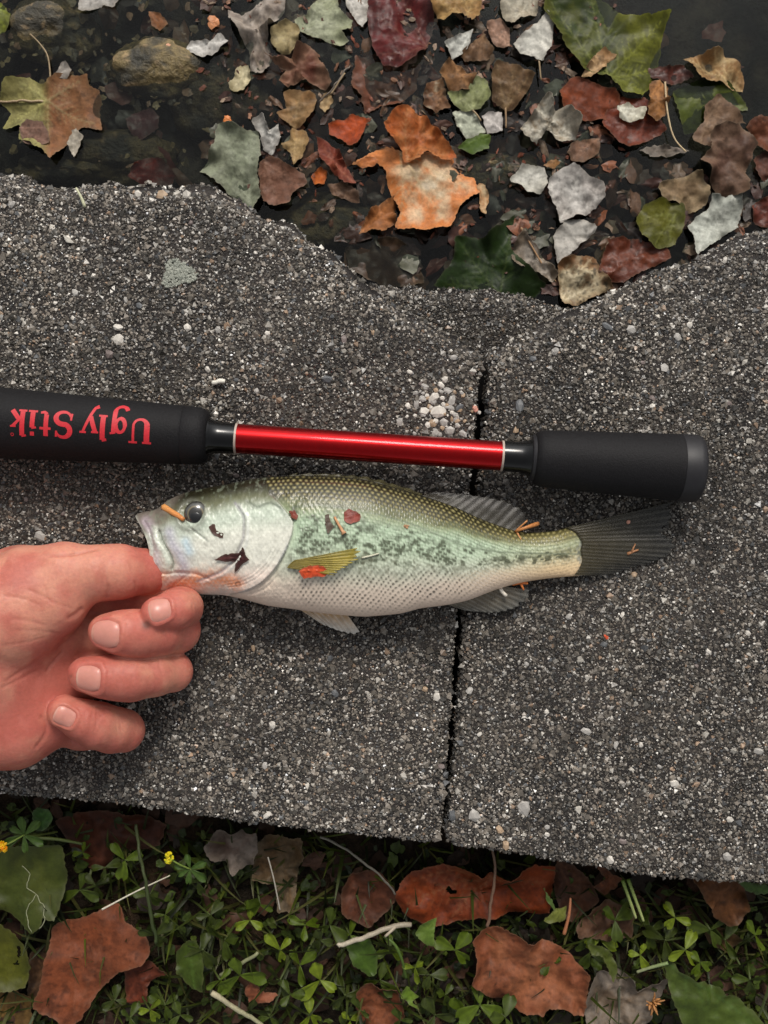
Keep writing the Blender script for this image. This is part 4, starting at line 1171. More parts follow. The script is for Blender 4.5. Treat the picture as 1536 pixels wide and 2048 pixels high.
        cc = mix(lin((200, 136, 122)), lin((212, 162, 144)), sstep(.70, .9, uu).ravel())
        cc = mix(cc, lin((202, 140, 126)), (np.exp(-((uu + .8) / .28) ** 2) * .6 * (np.abs(vv) < .6)).ravel())
        cc = mix(cc, lin((150, 100, 90)), (sstep(.93, 1.0, uu) * .8).ravel())
        i = np.arange(nu - 1)[:, None] * nv; k = np.arange(nv - 1)[None]
        Fq = np.stack([i + k, i + nv + k, i + nv + k + 1, i + k + 1], -1).reshape(-1, 4)
        child('fingernail', mesh_np('fingernail', Pp.reshape(-1, 3), Fq, cc), M_NAIL, o)
hand()
# ------------------------------------------------------------------ rocks in the shallow water
def uv_rock(cx, cy, rx, ry, rz, z, seed, n=72, m=40):
    a = np.arange(n) * 2 * np.pi / n; b = np.linspace(-.48 * np.pi, .5 * np.pi, m)
    A, B = np.meshgrid(a, b); X = np.cos(A) * np.cos(B); Y = np.sin(A) * np.cos(B); Zz = np.sin(B)
    d = 1 + .38 * fbm(X * 1.5 + seed, Y * 1.5, Zz * 1.5, seed, 5)
    c = PT(cx, cy, z)
    V = np.stack([c[0] + X * d * rx, c[1] + Y * d * ry, c[2] + Zz * d * rz], -1).reshape(-1, 3)
    i = np.arange(m - 1)[:, None] * n; k = np.arange(n)[None]; k2 = (k + 1) % n
    F = np.stack([i + k, i + k2, i + n + k2, i + n + k], -1).reshape(-1, 4)
    t = fbm(V[:, 0] / 9, V[:, 1] / 9, V[:, 2] / 9, seed + 2); t2 = fbm(V[:, 0] / 3, V[:, 1] / 3, V[:, 2] / 3, seed + 3)
    col = mix(lin((58, 54, 42)), lin((118, 102, 66)), sstep(-.25, .35, t))
    col = mix(col, lin((150, 126, 92)), sstep(.2, .45, t2) * .7); col = mix(col, lin((40, 40, 34)), sstep(.1, .4, -t2) * .6)
    return V, F, col
def rock(label, cx, cy, rx, ry, rz, z, seed, dark=1.0):
    V, F, col = uv_rock(cx, cy, rx, ry, rz, z, seed)
    o = link('rock', mesh_np('rock', V, F, col * dark), M_ROCK); recentre(o, [*PT(cx, cy, z)[:2], z - rz * .8]); return tag(o, label, 'rock', 'rocks in the shallow water')
rock('tan algae-covered rock beside the small chalky leaf scrap, breaking the surface', 320, 140, 24, 15, 12, Z_WATER - 7.5, 3)
rock('rounded brown rock above the stalked two-toned sycamore leaf', 105, 60, 22, 16, 12, Z_WATER - 9.5, 9, .9)
rock('dark drowned rock beside the red leaf at the left capstone', 255, 320, 26, 13, 12, Z_WATER - 14, 15, .55)
rock('drowned olive rock under the white heart-shaped leaf pair', 985, 350, 22, 11, 10, Z_WATER - 9.5, 21, .9)
rock('dark flat rock under the grey curled dead leaf', 450, 190, 26, 22, 11, Z_WATER - 12, 27, .5)
rock('brown drowned rock against the concrete of the left capstone', 120, 345, 22, 8, 9, Z_WATER - 12, 33, .6)
rock('grey-brown rock under the big bleached sycamore leaf', 660, 440, 26, 15, 11, Z_WATER - 13, 39, .6)

# ------------------------------------------------------------------ drowned litter, too mixed up to count
def scatter(name, n, region_px, z0, z1, pal, smin_, smax_, seed, label, cat, mat, dens=None, zfun=None, asp=(.4, 1.0)):
    rng = np.random.default_rng(seed); R = np.array(region_px, float); lo, hi = R.min(0), R.max(0)
    Vs = []; Fs = []; Cs = []; b = 0; k = 0; pal = [lin(p) for p in pal]
    while k < n:
        p = rng.uniform(lo, hi)
        if not inside(p[:1], p[1:], R)[0]: continue
        if dens is not None and rng.uniform() > dens(*p): continue
        z = rng.uniform(z0, z1) if zfun is None else None
        c = PT(*p, z if z is not None else -40)
        if zfun is not None: c[2] = zfun(c[0], c[1]) + rng.uniform(z0, z1)
        s = rng.uniform(smin_, smax_); m = 12; a = np.arange(m) * 2 * np.pi / m; rr = s * (.65 + .5 * rng.uniform(size=m)); asp_ = rng.uniform(*asp); ro = rng.uniform(0, 6.28)
        x = rr * np.cos(a); y = rr * np.sin(a) * asp_; tl = rng.normal(0, .16, 2)
        def put(x, y, f): 
            return np.column_stack([c[0] + x * math.cos(ro) - y * math.sin(ro), c[1] + x * math.sin(ro) + y * math.cos(ro), c[2] + tl[0] * x + tl[1] * y + f])
        o = put(x, y, rng.normal(0, .12 * s, m)); i_ = put(x * .5, y * .5, rng.normal(0, .05 * s, m) + .05 * s); ce = put(np.zeros(1), np.zeros(1), np.array([.08 * s]))
        Vs.append(np.vstack([o, i_, ce])); kk = np.arange(m); k2 = (kk + 1) % m
        Fs.append(np.vstack([np.stack([b + kk, b + k2, b + m + k2], 1), np.stack([b + kk, b + m + k2, b + m + kk], 1), np.stack([b + m + kk, b + m + k2, np.full(m, b + 2 * m)], 1)]))
        cc = pal[rng.integers(len(pal))] * rng.uniform(.6, 1.25); Cs.append(np.tile(cc, (2 * m + 1, 1)) * rng.uniform(.75, 1.25, (2 * m + 1, 1))); b += 2 * m + 1; k += 1
    o = link(name, mesh_np(name, np.vstack(Vs), np.vstack(Fs), np.vstack(Cs)), mat)
    return tag(o, label, cat, kind='stuff')
WREG = [(-150, -150), (1700, -150), (1700, 480), (1180, 640), (700, 600), (400, 400), (-150, 400)]
def wdens(x, y):
    if x > 1250 and y < 330: return .05
    if x < 430: return .42
    return 1.0
scatter('drowned_leaf_litter', 620, WREG, Z_WATER - 21, Z_WATER - 3, [(58, 44, 36), (74, 52, 40), (46, 40, 34), (88, 64, 48), (66, 60, 48), (92, 50, 40), (52, 50, 44)], 3.5, 9.5, 77, 'dark rotting leaf litter lying under the pond water', 'leaf litter', M_WETLEAF, wdens)
scatter('wet_leaf_fragments', 460, [(420, -80), (1240, -80), (1230, 330), (1560, 330), (1640, 470), (1180, 600), (760, 520), (420, 330)], Z_WATER - 1.5, Z_WATER + .6, [(62, 42, 32), (80, 52, 40), (50, 40, 34), (92, 70, 54), (70, 48, 42), (104, 88, 72), (116, 72, 50), (84, 84, 70)], 2.2, 7.6, 76, 'wet brown leaf fragments floating between the whole leaves', 'leaf litter', M_WETLEAF, asp=(.25, .9))
scatter('floating_crumbs', 520, [(380, -60), (1240, -60), (1260, 330), (1120, 560), (760, 460), (420, 330)], Z_WATER + .3, Z_WATER + 1.6, [(112, 66, 50), (92, 60, 48), (126, 92, 72), (78, 56, 46), (142, 122, 104)], .7, 2.3, 78, 'reddish-brown plant crumbs floating between the fallen leaves', 'plant crumbs', M_LEAF, asp=(.15, .7))
scatter('silt_flakes', 420, [(-100, -100), (430, -60), (430, 345), (-100, 345)], Z_WATER - 9, Z_WATER - 2, [(120, 106, 78), (96, 82, 60), (70, 64, 50), (130, 104, 84)], .8, 2.8, 79, 'brown algae flakes drowned over the rocks', 'algae', M_WETLEAF, lambda x, y: .8 if math.hypot((x - 320) / 110, (y - 140) / 75) < 1 or math.hypot((x - 105) / 100, (y - 60) / 60) < 1 else .12)

# ------------------------------------------------------------------ leaves on the water
ZW = Z_WATER
def Q1(p): return [(a / 2, b / 2) for a, b in p]
def Q2(p): return [(768 + a / 2, b / 2) for a, b in p]
def Q3(p): return [(600 + a / 1.641, 300 + b / 1.641) for a, b in p]
G_W = 'fallen leaves on the pond'
GREYW, SAGE, TANC = (176, 174, 164), (142, 148, 124), (166, 132, 94)
# (label, outline, inner colour, edge colour, layer mm, options)
WL = [
 ('two-toned sycamore leaf, half pale green half orange-brown, with long pale stalk', [(0, 205), (18, 162), (60, 158), (92, 172), (112, 150), (138, 146), (160, 153), (178, 152), (181, 172), (197, 180), (203, 205), (197, 222), (206, 262), (170, 256), (150, 262), (133, 292), (105, 320), (86, 302), (66, 290), (42, 283), (42, 252), (8, 260), (22, 226)], (152, 98, 66), (142, 100, 72), .8, dict(base=(98, 204), tips=[(2, 203), (196, 250), (18, 250), (98, 275), (40, 166), (165, 160)], vcol=(170, 152, 116), petiole=[(98, 204), (101, 165), (96, 115), (80, 88), (60, 68)], wr=1.0, two=((128, 126, 76), 95))),
 ('small mauve-brown oval leaf lying over the two-toned sycamore leaf', [(38, 255), (55, 238), (82, 242), (98, 262), (98, 284), (76, 294), (48, 284)], (124, 92, 84), (112, 84, 76), 4.0, dict(wr=.5, curl=.4)),
 ('drowned purple leaf below the tan algae rock', [(250, 240), (268, 224), (300, 218), (318, 232), (316, 256), (286, 282), (264, 268)], (96, 58, 66), (80, 50, 56), -3.0, dict(wr=.6)),
 ('dark red drowned leaf touching the left capstone edge', [(255, 352), (272, 328), (302, 312), (330, 322), (352, 352), (340, 372), (290, 374)], (126, 34, 22), (84, 40, 34), -2.0, dict(wr=.8)),
 ('chalky white leaf scrap beside the tan algae rock', [(367, 100), (382, 84), (416, 82), (442, 66), (456, 84), (440, 100), (412, 118), (386, 108)], (190, 188, 182), (168, 164, 158), 1.2, dict(wr=.8, curl=1.5)),
 ('pale grey torn leaf strip above the rounded brown rock', [(155, 20), (166, -20), (252, -20), (228, 14), (206, 14), (182, 24)], (158, 154, 148), (140, 134, 126), .5, dict()),
 ('yellow-green leaf edge beside the rounded brown rock', [(-40, 0), (8, 10), (22, 34), (14, 62), (-30, 76)], (128, 138, 46), (112, 118, 46), .5, dict(mat='g')),
 ('small burnt-orange leaf scrap next to the white scrap and brown rock', [(298, 24), (322, 26), (334, 48), (320, 64), (304, 52)], (134, 82, 48), (112, 74, 48), .8, dict(wr=.7)),
 ('grey shrivelled dead leaf standing in curled folds', [(456, 18), (482, 30), (508, 14), (540, -10), (570, -10), (568, 20), (548, 48), (534, 84), (542, 118), (522, 150), (500, 140), (498, 100), (476, 72), (460, 46)], (126, 110, 102), (158, 148, 138), 1.5, dict(wr=3.2, curl=3.0, base=(520, 135), tips=[(480, 30), (545, 5)], vcol=(150, 136, 122))),
 ('small tan cupped leaf between the grey shriveled leaf and the sage leaf', [(543, 58), (572, 40), (588, 44), (600, 58), (597, 88), (580, 108), (560, 102), (543, 86)], (180, 164, 130), (150, 132, 100), 3.2, dict(wr=1.2, curl=2.2, base=(580, 106), tips=[(575, 45)], vcol=(150, 130, 96))),
 ('broad sage-grey lobed leaf with pointed teeth', [(590, 40), (612, 30), (632, 4), (650, -20), (672, -10), (682, 26), (706, 44), (703, 62), (685, 66), (698, 86), (680, 94), (652, 84), (618, 72), (596, 60)], (160, 164, 138), (142, 146, 118), .9, dict(base=(612, 62), tips=[(700, 52), (690, 90), (660, -10)], vcol=(176, 178, 154), wr=1.2)),
 ('pale leaf touching the big dark red leaf and the sage leaf', [(680, -20), (735, -20), (735, 40), (726, 56), (706, 36)], (186, 182, 174), (164, 158, 148), 1.4, dict()),
 ('big glossy dark red leaf', [(735, 34), (738, -20), (862, -20), (868, 48), (856, 94), (832, 120), (800, 135), (768, 134), (744, 100)], (112, 34, 36), (88, 34, 34), 1.6, dict(base=(858, 96), tips=[(740, 20), (800, -20), (752, 110)], vcol=(138, 92, 84), wr=2.0, wet=1)),
 ('russet leaf half drowned under the big dark red leaf', [(712, 112), (750, 108), (784, 128), (842, 128), (832, 180), (800, 212), (760, 216), (730, 232), (722, 200), (704, 172)], (122, 70, 50), (96, 58, 44), -1.2, dict(wr=1.4, wet=1)),
 ('small cream leaf chip between the dark rock and the maroon folded leaf', [(474, 132), (497, 134), (502, 160), (486, 180), (464, 180), (456, 166), (470, 152)], (196, 184, 156), (170, 156, 126), 1.6, dict(curl=1.6)),
 ('maroon folded leaf with pale curled rim', [(530, 114), (548, 120), (575, 124), (598, 98), (622, 92), (646, 128), (664, 166), (650, 178), (602, 160), (576, 174), (560, 168), (572, 142), (552, 134)], (108, 54, 44), (150, 112, 96), 3.6, dict(wr=2.2, curl=2.6, base=(560, 168), tips=[(640, 120), (655, 168)], vcol=(134, 88, 74))),
 ('tan folded leaf, upper of a touching pair', [(552, 228), (572, 216), (568, 186), (600, 180), (632, 190), (630, 216), (612, 246), (590, 258), (574, 246)], (160, 126, 90), (140, 104, 72), 2.4, dict(wr=1.2, curl=1.8, base=(590, 256), tips=[(600, 184), (560, 228)], vcol=(176, 146, 110))),
 ('tan pointed leaf, lower of a touching pair', [(584, 256), (612, 262), (619, 284), (602, 318), (588, 328), (580, 306), (562, 290), (580, 278)], (172, 144, 106), (150, 116, 80), 2.0, dict(wr=1.0, curl=1.6)),
 ('tiny stalked straw-coloured leaf near the russet leaf', [(645, 190), (660, 184), (666, 200), (650, 226), (640, 214)], (168, 142, 108), (146, 118, 88), 1.4, dict(petiole=[(662, 188), (676, 166), (690, 146)])),
 ('pale grey pointed leaf beside the big sage leaf', [(503, 246), (525, 226), (538, 258), (556, 248), (562, 276), (546, 310), (528, 296), (520, 270)], (172, 170, 164), (146, 142, 136), 3.2, dict(wr=1.6, curl=2.0)),
 ('big dull sage leaf leaning on the left capstone', [(436, 252), (462, 250), (490, 264), (518, 258), (522, 300), (516, 345), (522, 398), (505, 425), (470, 400), (440, 372), (398, 342), (414, 322), (430, 290)], (134, 140, 118), (120, 124, 104), 1.6, dict(base=(500, 410), tips=[(450, 256), (405, 340), (516, 264)], vcol=(150, 154, 134), wr=1.8)),
 ('dusty rose-brown rounded leaf beside the big sage leaf', [(519, 322), (548, 314), (574, 330), (604, 344), (614, 366), (588, 384), (580, 406), (554, 414), (526, 402), (517, 370)], (134, 92, 78), (112, 76, 64), 2.8, dict(base=(530, 326), tips=[(606, 366), (560, 410), (525, 396)], vcol=(150, 112, 98), wr=1.0)),
 ('bright orange lobed leaf scrap beside the narrow red leaf', [(655, 246), (688, 240), (706, 230), (738, 240), (730, 262), (714, 286), (700, 292), (680, 280), (660, 268)], (186, 76, 28), (156, 64, 30), 1.6, dict(wr=1.0)),
 ('narrow red leaf pointing at the big bleached leaf', [(632, 272), (652, 280), (680, 304), (696, 335), (712, 366), (690, 368), (664, 342), (640, 316)], (152, 72, 54), (126, 56, 44), 2.6, dict(base=(706, 364), tips=[(636, 278)], vcol=(176, 110, 90), wr=1.0, curl=1.8)),
 ('small vivid orange scrap under the narrow red leaf', [(622, 352), (642, 334), (656, 342), (650, 368), (630, 370)], (206, 100, 30), (180, 86, 34), 1.4, dict()),
 ('brown shriveled leaf tucked beneath the narrow red leaf', [(656, 368), (690, 366), (716, 382), (720, 406), (690, 398), (664, 390)], (112, 86, 72), (90, 64, 54), 1.0, dict(wr=1.6)),
 ('big bleached sycamore leaf with orange-tan rim', [(704, 328), (744, 300), (776, 286), (808, 306), (860, 300), (914, 312), (930, 346), (950, 354), (960, 384), (936, 396), (922, 412), (900, 456), (852, 462), (790, 458), (801, 424), (778, 380), (770, 338), (752, 322)], (214, 202, 182), (196, 120, 70), 4.0, dict(base=(800, 300), tips=[(900, 450), (955, 375), (800, 450)], vcol=(190, 168, 138), wr=1.6, curl=2.4, edge=1.1, spots=.2, spotc=(160, 132, 104))),
 ('orange-brown leaf curled over the big bleached leaf', [(768, 254), (790, 222), (818, 212), (846, 228), (872, 262), (900, 290), (916, 312), (884, 318), (852, 304), (838, 322), (808, 326), (804, 302), (782, 280)], (196, 124, 76), (186, 96, 46), 6.5, dict(base=(815, 320), tips=[(815, 216), (900, 300)], vcol=(206, 148, 104), wr=1.8, curl=2.5)),
 ('rolled orange-brown leaf corner under the big bleached leaf', [(716, 472), (744, 418), (776, 397), (797, 391), (790, 420), (792, 448), (770, 462), (744, 462)], (178, 112, 66), (150, 96, 60), 3.0, dict(wr=1.2, curl=2.8)),
 ('dark brown drowned leaf with pale midrib under the notch edge', [(690, 492), (780, 478), (832, 500), (846, 570), (770, 575), (700, 540)], (78, 58, 46), (66, 52, 42), -1.5, dict(base=(828, 566), tips=[(800, 482)], vcol=(130, 100, 80), wr=1.2, wet=1)),
 ('dark green ivy-like leaf wedged against the lower block', [(868, 570), (904, 524), (911, 476), (966, 478), (1028, 432), (1020, 500), (1052, 532), (1090, 570), (1070, 596), (917, 590)], (44, 66, 26), (36, 54, 24), 0.8, dict(base=(1000, 590), tips=[(915, 480), (1024, 440), (874, 570)], vcol=(84, 100, 54), wr=1.4, mat='g')),
 ('grey rolled leaf with thick tan stalk in the notch', [(1020, 512), (1034, 480), (1046, 462), (1072, 492), (1112, 552), (1104, 570), (1068, 542), (1034, 534)], (150, 142, 132), (120, 106, 94), 2.2, dict(wr=2.0, curl=2.6, petiole=[(1042, 455), (1062, 490), (1092, 540), (1112, 563)], pet_c=(156, 122, 88))),
 ('round crinkled light grey leaf', [(1100, 356), (1122, 338), (1148, 330), (1174, 352), (1204, 366), (1207, 398), (1180, 428), (1150, 434), (1120, 446), (1112, 416), (1096, 386)], (182, 178, 172), (158, 152, 146), 4.0, dict(base=(1118, 444), tips=[(1160, 336), (1200, 390), (1104, 360)], vcol=(196, 192, 184), wr=2.4, curl=1.6)),
 ('small chalk-white leaf left of the crinkled grey leaf', [(1020, 362), (1044, 330), (1088, 336), (1096, 366), (1080, 388), (1058, 386), (1040, 372)], (192, 190, 180), (168, 164, 152), 3.0, dict(wr=1.0, base=(1090, 350), tips=[(1026, 362)], vcol=(204, 200, 190))),
 ('little tan triangular scrap touching the chalk-white leaf', [(1088, 330), (1104, 318), (1122, 324), (1108, 338)], (176, 128, 84), (156, 110, 74), 2.6, dict(step=.7)),
 ('pale grey tapering leaf below the crinkled grey leaf', [(1106, 470), (1130, 440), (1160, 438), (1196, 454), (1172, 480), (1150, 500), (1116, 528), (1110, 500)], (180, 176, 168), (150, 144, 136), 3.2, dict(base=(1190, 456), tips=[(1116, 522)], vcol=(196, 192, 184), wr=1.2)),
 ('cream and brown crumpled leaf jammed in the notch corner', [(1114, 530), (1150, 510), (1188, 514), (1206, 552), (1222, 578), (1192, 592), (1152, 612), (1122, 604)], (180, 168, 146), (124, 88, 62), 2.4, dict(wr=2.4, curl=2.0, spots=.7, spotc=(96, 62, 44))),
 ('wet brick-red leaf beside the right capstone', [(1196, 542), (1216, 482), (1246, 474), (1330, 490), (1340, 520), (1292, 540), (1244, 566), (1216, 564)], (126, 64, 42), (102, 50, 36), 1.6, dict(base=(1210, 556), tips=[(1330, 495), (1240, 480)], vcol=(142, 82, 64), wr=1.8, wet=1)),
 ('olive-yellow rounded leaf by the right capstone', [(1270, 438), (1290, 410), (1322, 398), (1366, 408), (1372, 436), (1352, 490), (1312, 496), (1284, 470)], (108, 106, 30), (88, 90, 28), 3.6, dict(base=(1352, 430), tips=[(1275, 440), (1310, 490), (1340, 488)], vcol=(142, 146, 74), wr=.9, mat='g')),
 ('grey-brown curled leaf behind the olive-yellow leaf', [(1314, 372), (1350, 360), (1400, 344), (1416, 376), (1410, 412), (1382, 426), (1352, 406), (1320, 396)], (124, 102, 82), (148, 128, 106), 2.4, dict(wr=2.0, curl=2.0)),
 ('silvery white leaf with scalloped edge by the right capstone', [(1374, 452), (1400, 430), (1420, 414), (1420, 390), (1450, 396), (1476, 384), (1484, 410), (1476, 456), (1442, 476), (1390, 512), (1386, 472)], (180, 184, 174), (158, 160, 150), 3.0, dict(base=(1392, 506), tips=[(1474, 392), (1425, 400)], vcol=(196, 198, 188), wr=1.6)),
 ('dark chocolate leaf over the silvery white leaf', [(1418, 268), (1450, 244), (1490, 260), (1516, 286), (1496, 340), (1490, 386), (1440, 390), (1416, 344), (1400, 322), (1420, 294)], (90, 62, 54), (118, 92, 80), 5.5, dict(wr=2.0, curl=2.2, base=(1448, 386), tips=[(1490, 262), (1430, 270)], vcol=(110, 82, 72))),
 ('dusty pink-brown pointed leaf above the dark chocolate leaf', [(1434, 190), (1472, 216), (1492, 246), (1456, 250), (1430, 292), (1390, 288), (1384, 270), (1410, 240), (1412, 210)], (134, 106, 88), (112, 86, 72), 3.8, dict(wr=1.2, base=(1400, 284), tips=[(1440, 196)], vcol=(150, 124, 106))),
 ('drowned olive-green leaf under the tan curled leaf', [(1344, 182), (1390, 164), (1440, 154), (1480, 196), (1492, 224), (1442, 216), (1400, 262), (1370, 268), (1354, 230)], (92, 102, 34), (72, 84, 30), -.8, dict(base=(1484, 216), tips=[(1350, 190), (1375, 258)], vcol=(122, 130, 62), mat='g')),
 ('tan and cream wavy leaf at the open water', [(1364, 120), (1400, 112), (1430, 102), (1466, 118), (1490, 158), (1486, 184), (1440, 166), (1400, 160), (1380, 142)], (180, 158, 124), (150, 112, 76), 2.0, dict(wr=2.4, curl=2.0)),
 ('dark maroon leaf between the big green leaf and the wavy tan leaf', [(1288, 136), (1330, 134), (1366, 130), (1386, 156), (1342, 172), (1304, 160)], (92, 44, 36), (74, 40, 34), .6, dict(wr=1.4, wet=1)),
 ('big green sycamore leaf with yellowing lobe and pale veins', [(1086, 20), (1092, -20), (1170, -20), (1222, 4), (1252, 34), (1300, 32), (1338, 26), (1326, 80), (1320, 132), (1304, 172), (1284, 192), (1246, 186), (1214, 162), (1164, 142), (1130, 96)], (46, 64, 18), (84, 88, 24), 2.2, dict(base=(1212, 162), tips=[(1330, 34), (1318, 128), (1100, 0), (1180, -20), (1288, 186)], vcol=(132, 138, 78), wr=1.6, curl=1.6, mat='g', two=((88, 90, 24), -1230))),
 ('small tan leaf lying on the big green leaf', [(1164, 150), (1186, 114), (1208, 96), (1232, 110), (1212, 132), (1182, 152)], (184, 152, 120), (160, 120, 84), 5.0, dict(wr=1.0, curl=1.8)),
 ('rust leaf with mauve-brown sheen under the big green leaf', [(1120, 182), (1140, 158), (1156, 152), (1190, 166), (1226, 180), (1240, 204), (1210, 242), (1150, 238), (1126, 216)], (148, 70, 36), (122, 58, 34), 1.8, dict(base=(1204, 240), tips=[(1126, 186), (1190, 170), (1232, 200)], vcol=(128, 70, 56), wr=1.2)),
 ('deep rust leaf under the white leaf scrap', [(1204, 252), (1222, 196), (1290, 196), (1336, 256), (1300, 282), (1256, 298), (1228, 282)], (138, 56, 26), (112, 48, 28), 1.4, dict(base=(1210, 246), tips=[(1330, 258), (1260, 292)], vcol=(112, 56, 44), wr=1.2, wet=1)),
 ('white leaf scrap lying on the deep rust leaf', [(1232, 214), (1252, 207), (1270, 214), (1291, 214), (1286, 240), (1262, 246), (1240, 236)], (204, 198, 180), (178, 172, 152), 4.2, dict(wr=.8)),
 ('tan curled leaf on a long crooked pale stalk', [(1298, 168), (1320, 158), (1336, 178), (1333, 226), (1315, 241), (1294, 232), (1299, 196)], (170, 116, 70), (136, 92, 58), 4.0, dict(wr=1.4, curl=2.6, petiole=[(1330, 164), (1335, 225), (1348, 275), (1372, 304)], pet_c=(196, 174, 138))),
 ('twisted silver-grey leaf with brown hollow', [(1040, 258), (1064, 232), (1080, 204), (1094, 194), (1104, 220), (1130, 218), (1156, 246), (1152, 278), (1120, 287), (1092, 266), (1072, 290), (1050, 276)], (180, 176, 162), (150, 142, 128), 3.4, dict(wr=3.0, curl=3.0, spots=.5, spotc=(110, 82, 60))),
 ('brown heart-shaped leaf held up on its stalk', [(982, 166), (986, 140), (993, 124), (1022, 128), (1052, 140), (1068, 152), (1052, 190), (1030, 216), (1010, 219), (986, 200)], (122, 96, 72), (104, 78, 58), 5.0, dict(base=(1012, 218), tips=[(994, 130), (1060, 152), (1025, 134)], vcol=(150, 124, 94), wr=1.2, curl=2.2, petiole=[(1011, 216), (1012, 238), (1012, 256)], pet_c=(150, 122, 90))),
 ('sage-green leaf beside the brown heart-shaped leaf', [(896, 186), (930, 180), (952, 152), (972, 160), (979, 178), (980, 196), (962, 218), (930, 224), (905, 206)], (138, 144, 100), (120, 126, 90), 3.8, dict(base=(945, 220), tips=[(900, 188), (975, 172), (950, 160)], vcol=(162, 166, 126), wr=1.4, petiole=[(945, 220), (956, 232), (962, 242)])),
 ('tan leaf crumpled above the sage-green leaf', [(880, 148), (898, 120), (930, 140), (952, 150), (940, 178), (904, 182)], (160, 116, 80), (128, 92, 66), 4.6, dict(wr=1.8, curl=2.4)),
 ('pale green-white leaf left of the small grey-white leaf', [(906, 226), (946, 220), (960, 244), (971, 266), (936, 279), (914, 252)], (176, 180, 160), (152, 154, 138), 2.6, dict(wr=1.2)),
 ('small grey-white leaf below the brown heart-shaped leaf', [(964, 232), (986, 222), (1004, 224), (1006, 262), (976, 266)], (186, 180, 174), (160, 154, 150), 2.2, dict(wr=1.2)),
 ('fresh green small oval leaf', [(916, 296), (934, 280), (962, 267), (982, 272), (976, 296), (946, 308)], (92, 118, 30), (72, 96, 26), 3.8, dict(base=(980, 270), tips=[(922, 296)], vcol=(116, 140, 56), wr=.5, curl=.8, mat='g', spots=0)),
 ('brown and cream mottled crumpled leaf by the orange-brown curl', [(846, 186), (858, 164), (884, 154), (892, 188), (900, 216), (872, 224), (850, 212)], (150, 112, 84), (112, 76, 56), 2.4, dict(wr=2.2, curl=2.0, spots=.6, spotc=(190, 180, 164))),
 ('crinkled white leaf left of the big green leaf', [(1027, 88), (1046, 66), (1076, 44), (1096, 18), (1108, 52), (1102, 90), (1086, 123), (1060, 117), (1034, 106)], (190, 188, 178), (166, 162, 152), 3.4, dict(base=(1080, 122), tips=[(1094, 26), (1034, 92)], vcol=(204, 200, 190), wr=2.0, curl=1.4, petiole=[(1078, 120), (1080, 140), (1082, 160)])),
 ('pale half of a torn leaf next to its brown half', [(888, 82), (920, 70), (946, 60), (940, 86), (922, 110), (906, 119), (896, 100)], (184, 184, 176), (160, 158, 150), 3.0, dict(wr=1.2)),
 ('brown half of a torn leaf next to its pale half', [(920, 106), (944, 86), (968, 68), (988, 102), (972, 120), (930, 122)], (124, 94, 72), (104, 76, 58), 2.4, dict(wr=1.4)),
 ('tan leaf with curled hem touching the big dark red leaf', [(857, 4), (866, -20), (962, -20), (960, 34), (942, 46), (922, 30), (906, 36), (886, 50), (872, 30)], (188, 154, 106), (160, 122, 80), 4.0, dict(wr=1.6, curl=2.6, base=(930, 40), tips=[(870, -10), (950, -15)], vcol=(200, 170, 124))),
 ('beige-grey folded leaf touching the crinkled white leaf', [(1000, 6), (1010, -20), (1078, -20), (1074, 30), (1040, 38), (1022, 54), (1004, 36)], (166, 160, 144), (146, 134, 118), 2.4, dict(wr=1.8, curl=2.0)),
 ('pinkish-brown shriveled leaf beside the crinkled white leaf', [(974, 42), (1000, 34), (1022, 58), (1018, 98), (990, 92), (978, 70)], (148, 116, 104), (120, 88, 78), 2.0, dict(wr=2.4, curl=2.0)),
 ('red-brown curled leaf beside the dark chocolate leaf', [(1494, 252), (1512, 232), (1570, 238), (1570, 310), (1522, 300), (1506, 276)], (124, 74, 54), (100, 56, 42), 3.0, dict(wr=2.0, curl=2.4)),
 ('dark maroon leaf below the red-brown curled leaf', [(1506, 318), (1530, 300), (1570, 320), (1570, 372), (1522, 360)], (98, 58, 48), (78, 46, 40), 1.6, dict(wr=1.6)),
 ('wet red leaf showing past the silvery white leaf', [(1500, 412), (1540, 390), (1580, 400), (1570, 456), (1510, 450)], (118, 56, 46), (92, 46, 38), 1.0, dict(wr=1.2, wet=1)),
 ('mottled rosy-brown leaf below the twisted silver-grey leaf', [(1134, 302), (1150, 282), (1200, 276), (1196, 306), (1168, 326), (1142, 322)], (134, 98, 82), (104, 76, 62), 1.8, dict(wr=1.6)),
 ('thin dark curled leaf at the end of the crooked pale stalk', [(1278, 300), (1310, 290), (1350, 294), (1376, 304), (1340, 314), (1300, 312)], (96, 86, 78), (120, 112, 104), 1.4, dict(wr=1.6, curl=2.0)),
 ('tiny pale leaf tip under the two-toned sycamore leaf', [(134, 288), (142, 260), (152, 256), (164, 272), (160, 292), (148, 314)], (168, 160, 146), (140, 132, 120), 1.0, dict()),
 ('small grey leaf tip above the two-toned sycamore leaf', [(112, 152), (120, 128), (132, 122), (144, 140), (134, 158)], (150, 144, 136), (128, 120, 112), .8, dict()),
 ('small orange-flecked leaf on the rim of the bleached leaf', [(712, 330), (730, 312), (756, 318), (752, 332), (726, 336)], (198, 120, 70), (180, 104, 60), 5.6, dict(step=.8)),
 ('papery leaf curl with orange fleck beside the bleached leaf', [(954, 372), (966, 366), (976, 392), (972, 430), (962, 424), (958, 398)], (178, 160, 136), (168, 120, 82), 2.4, dict(wr=1.4, curl=1.8, step=.8)),
]
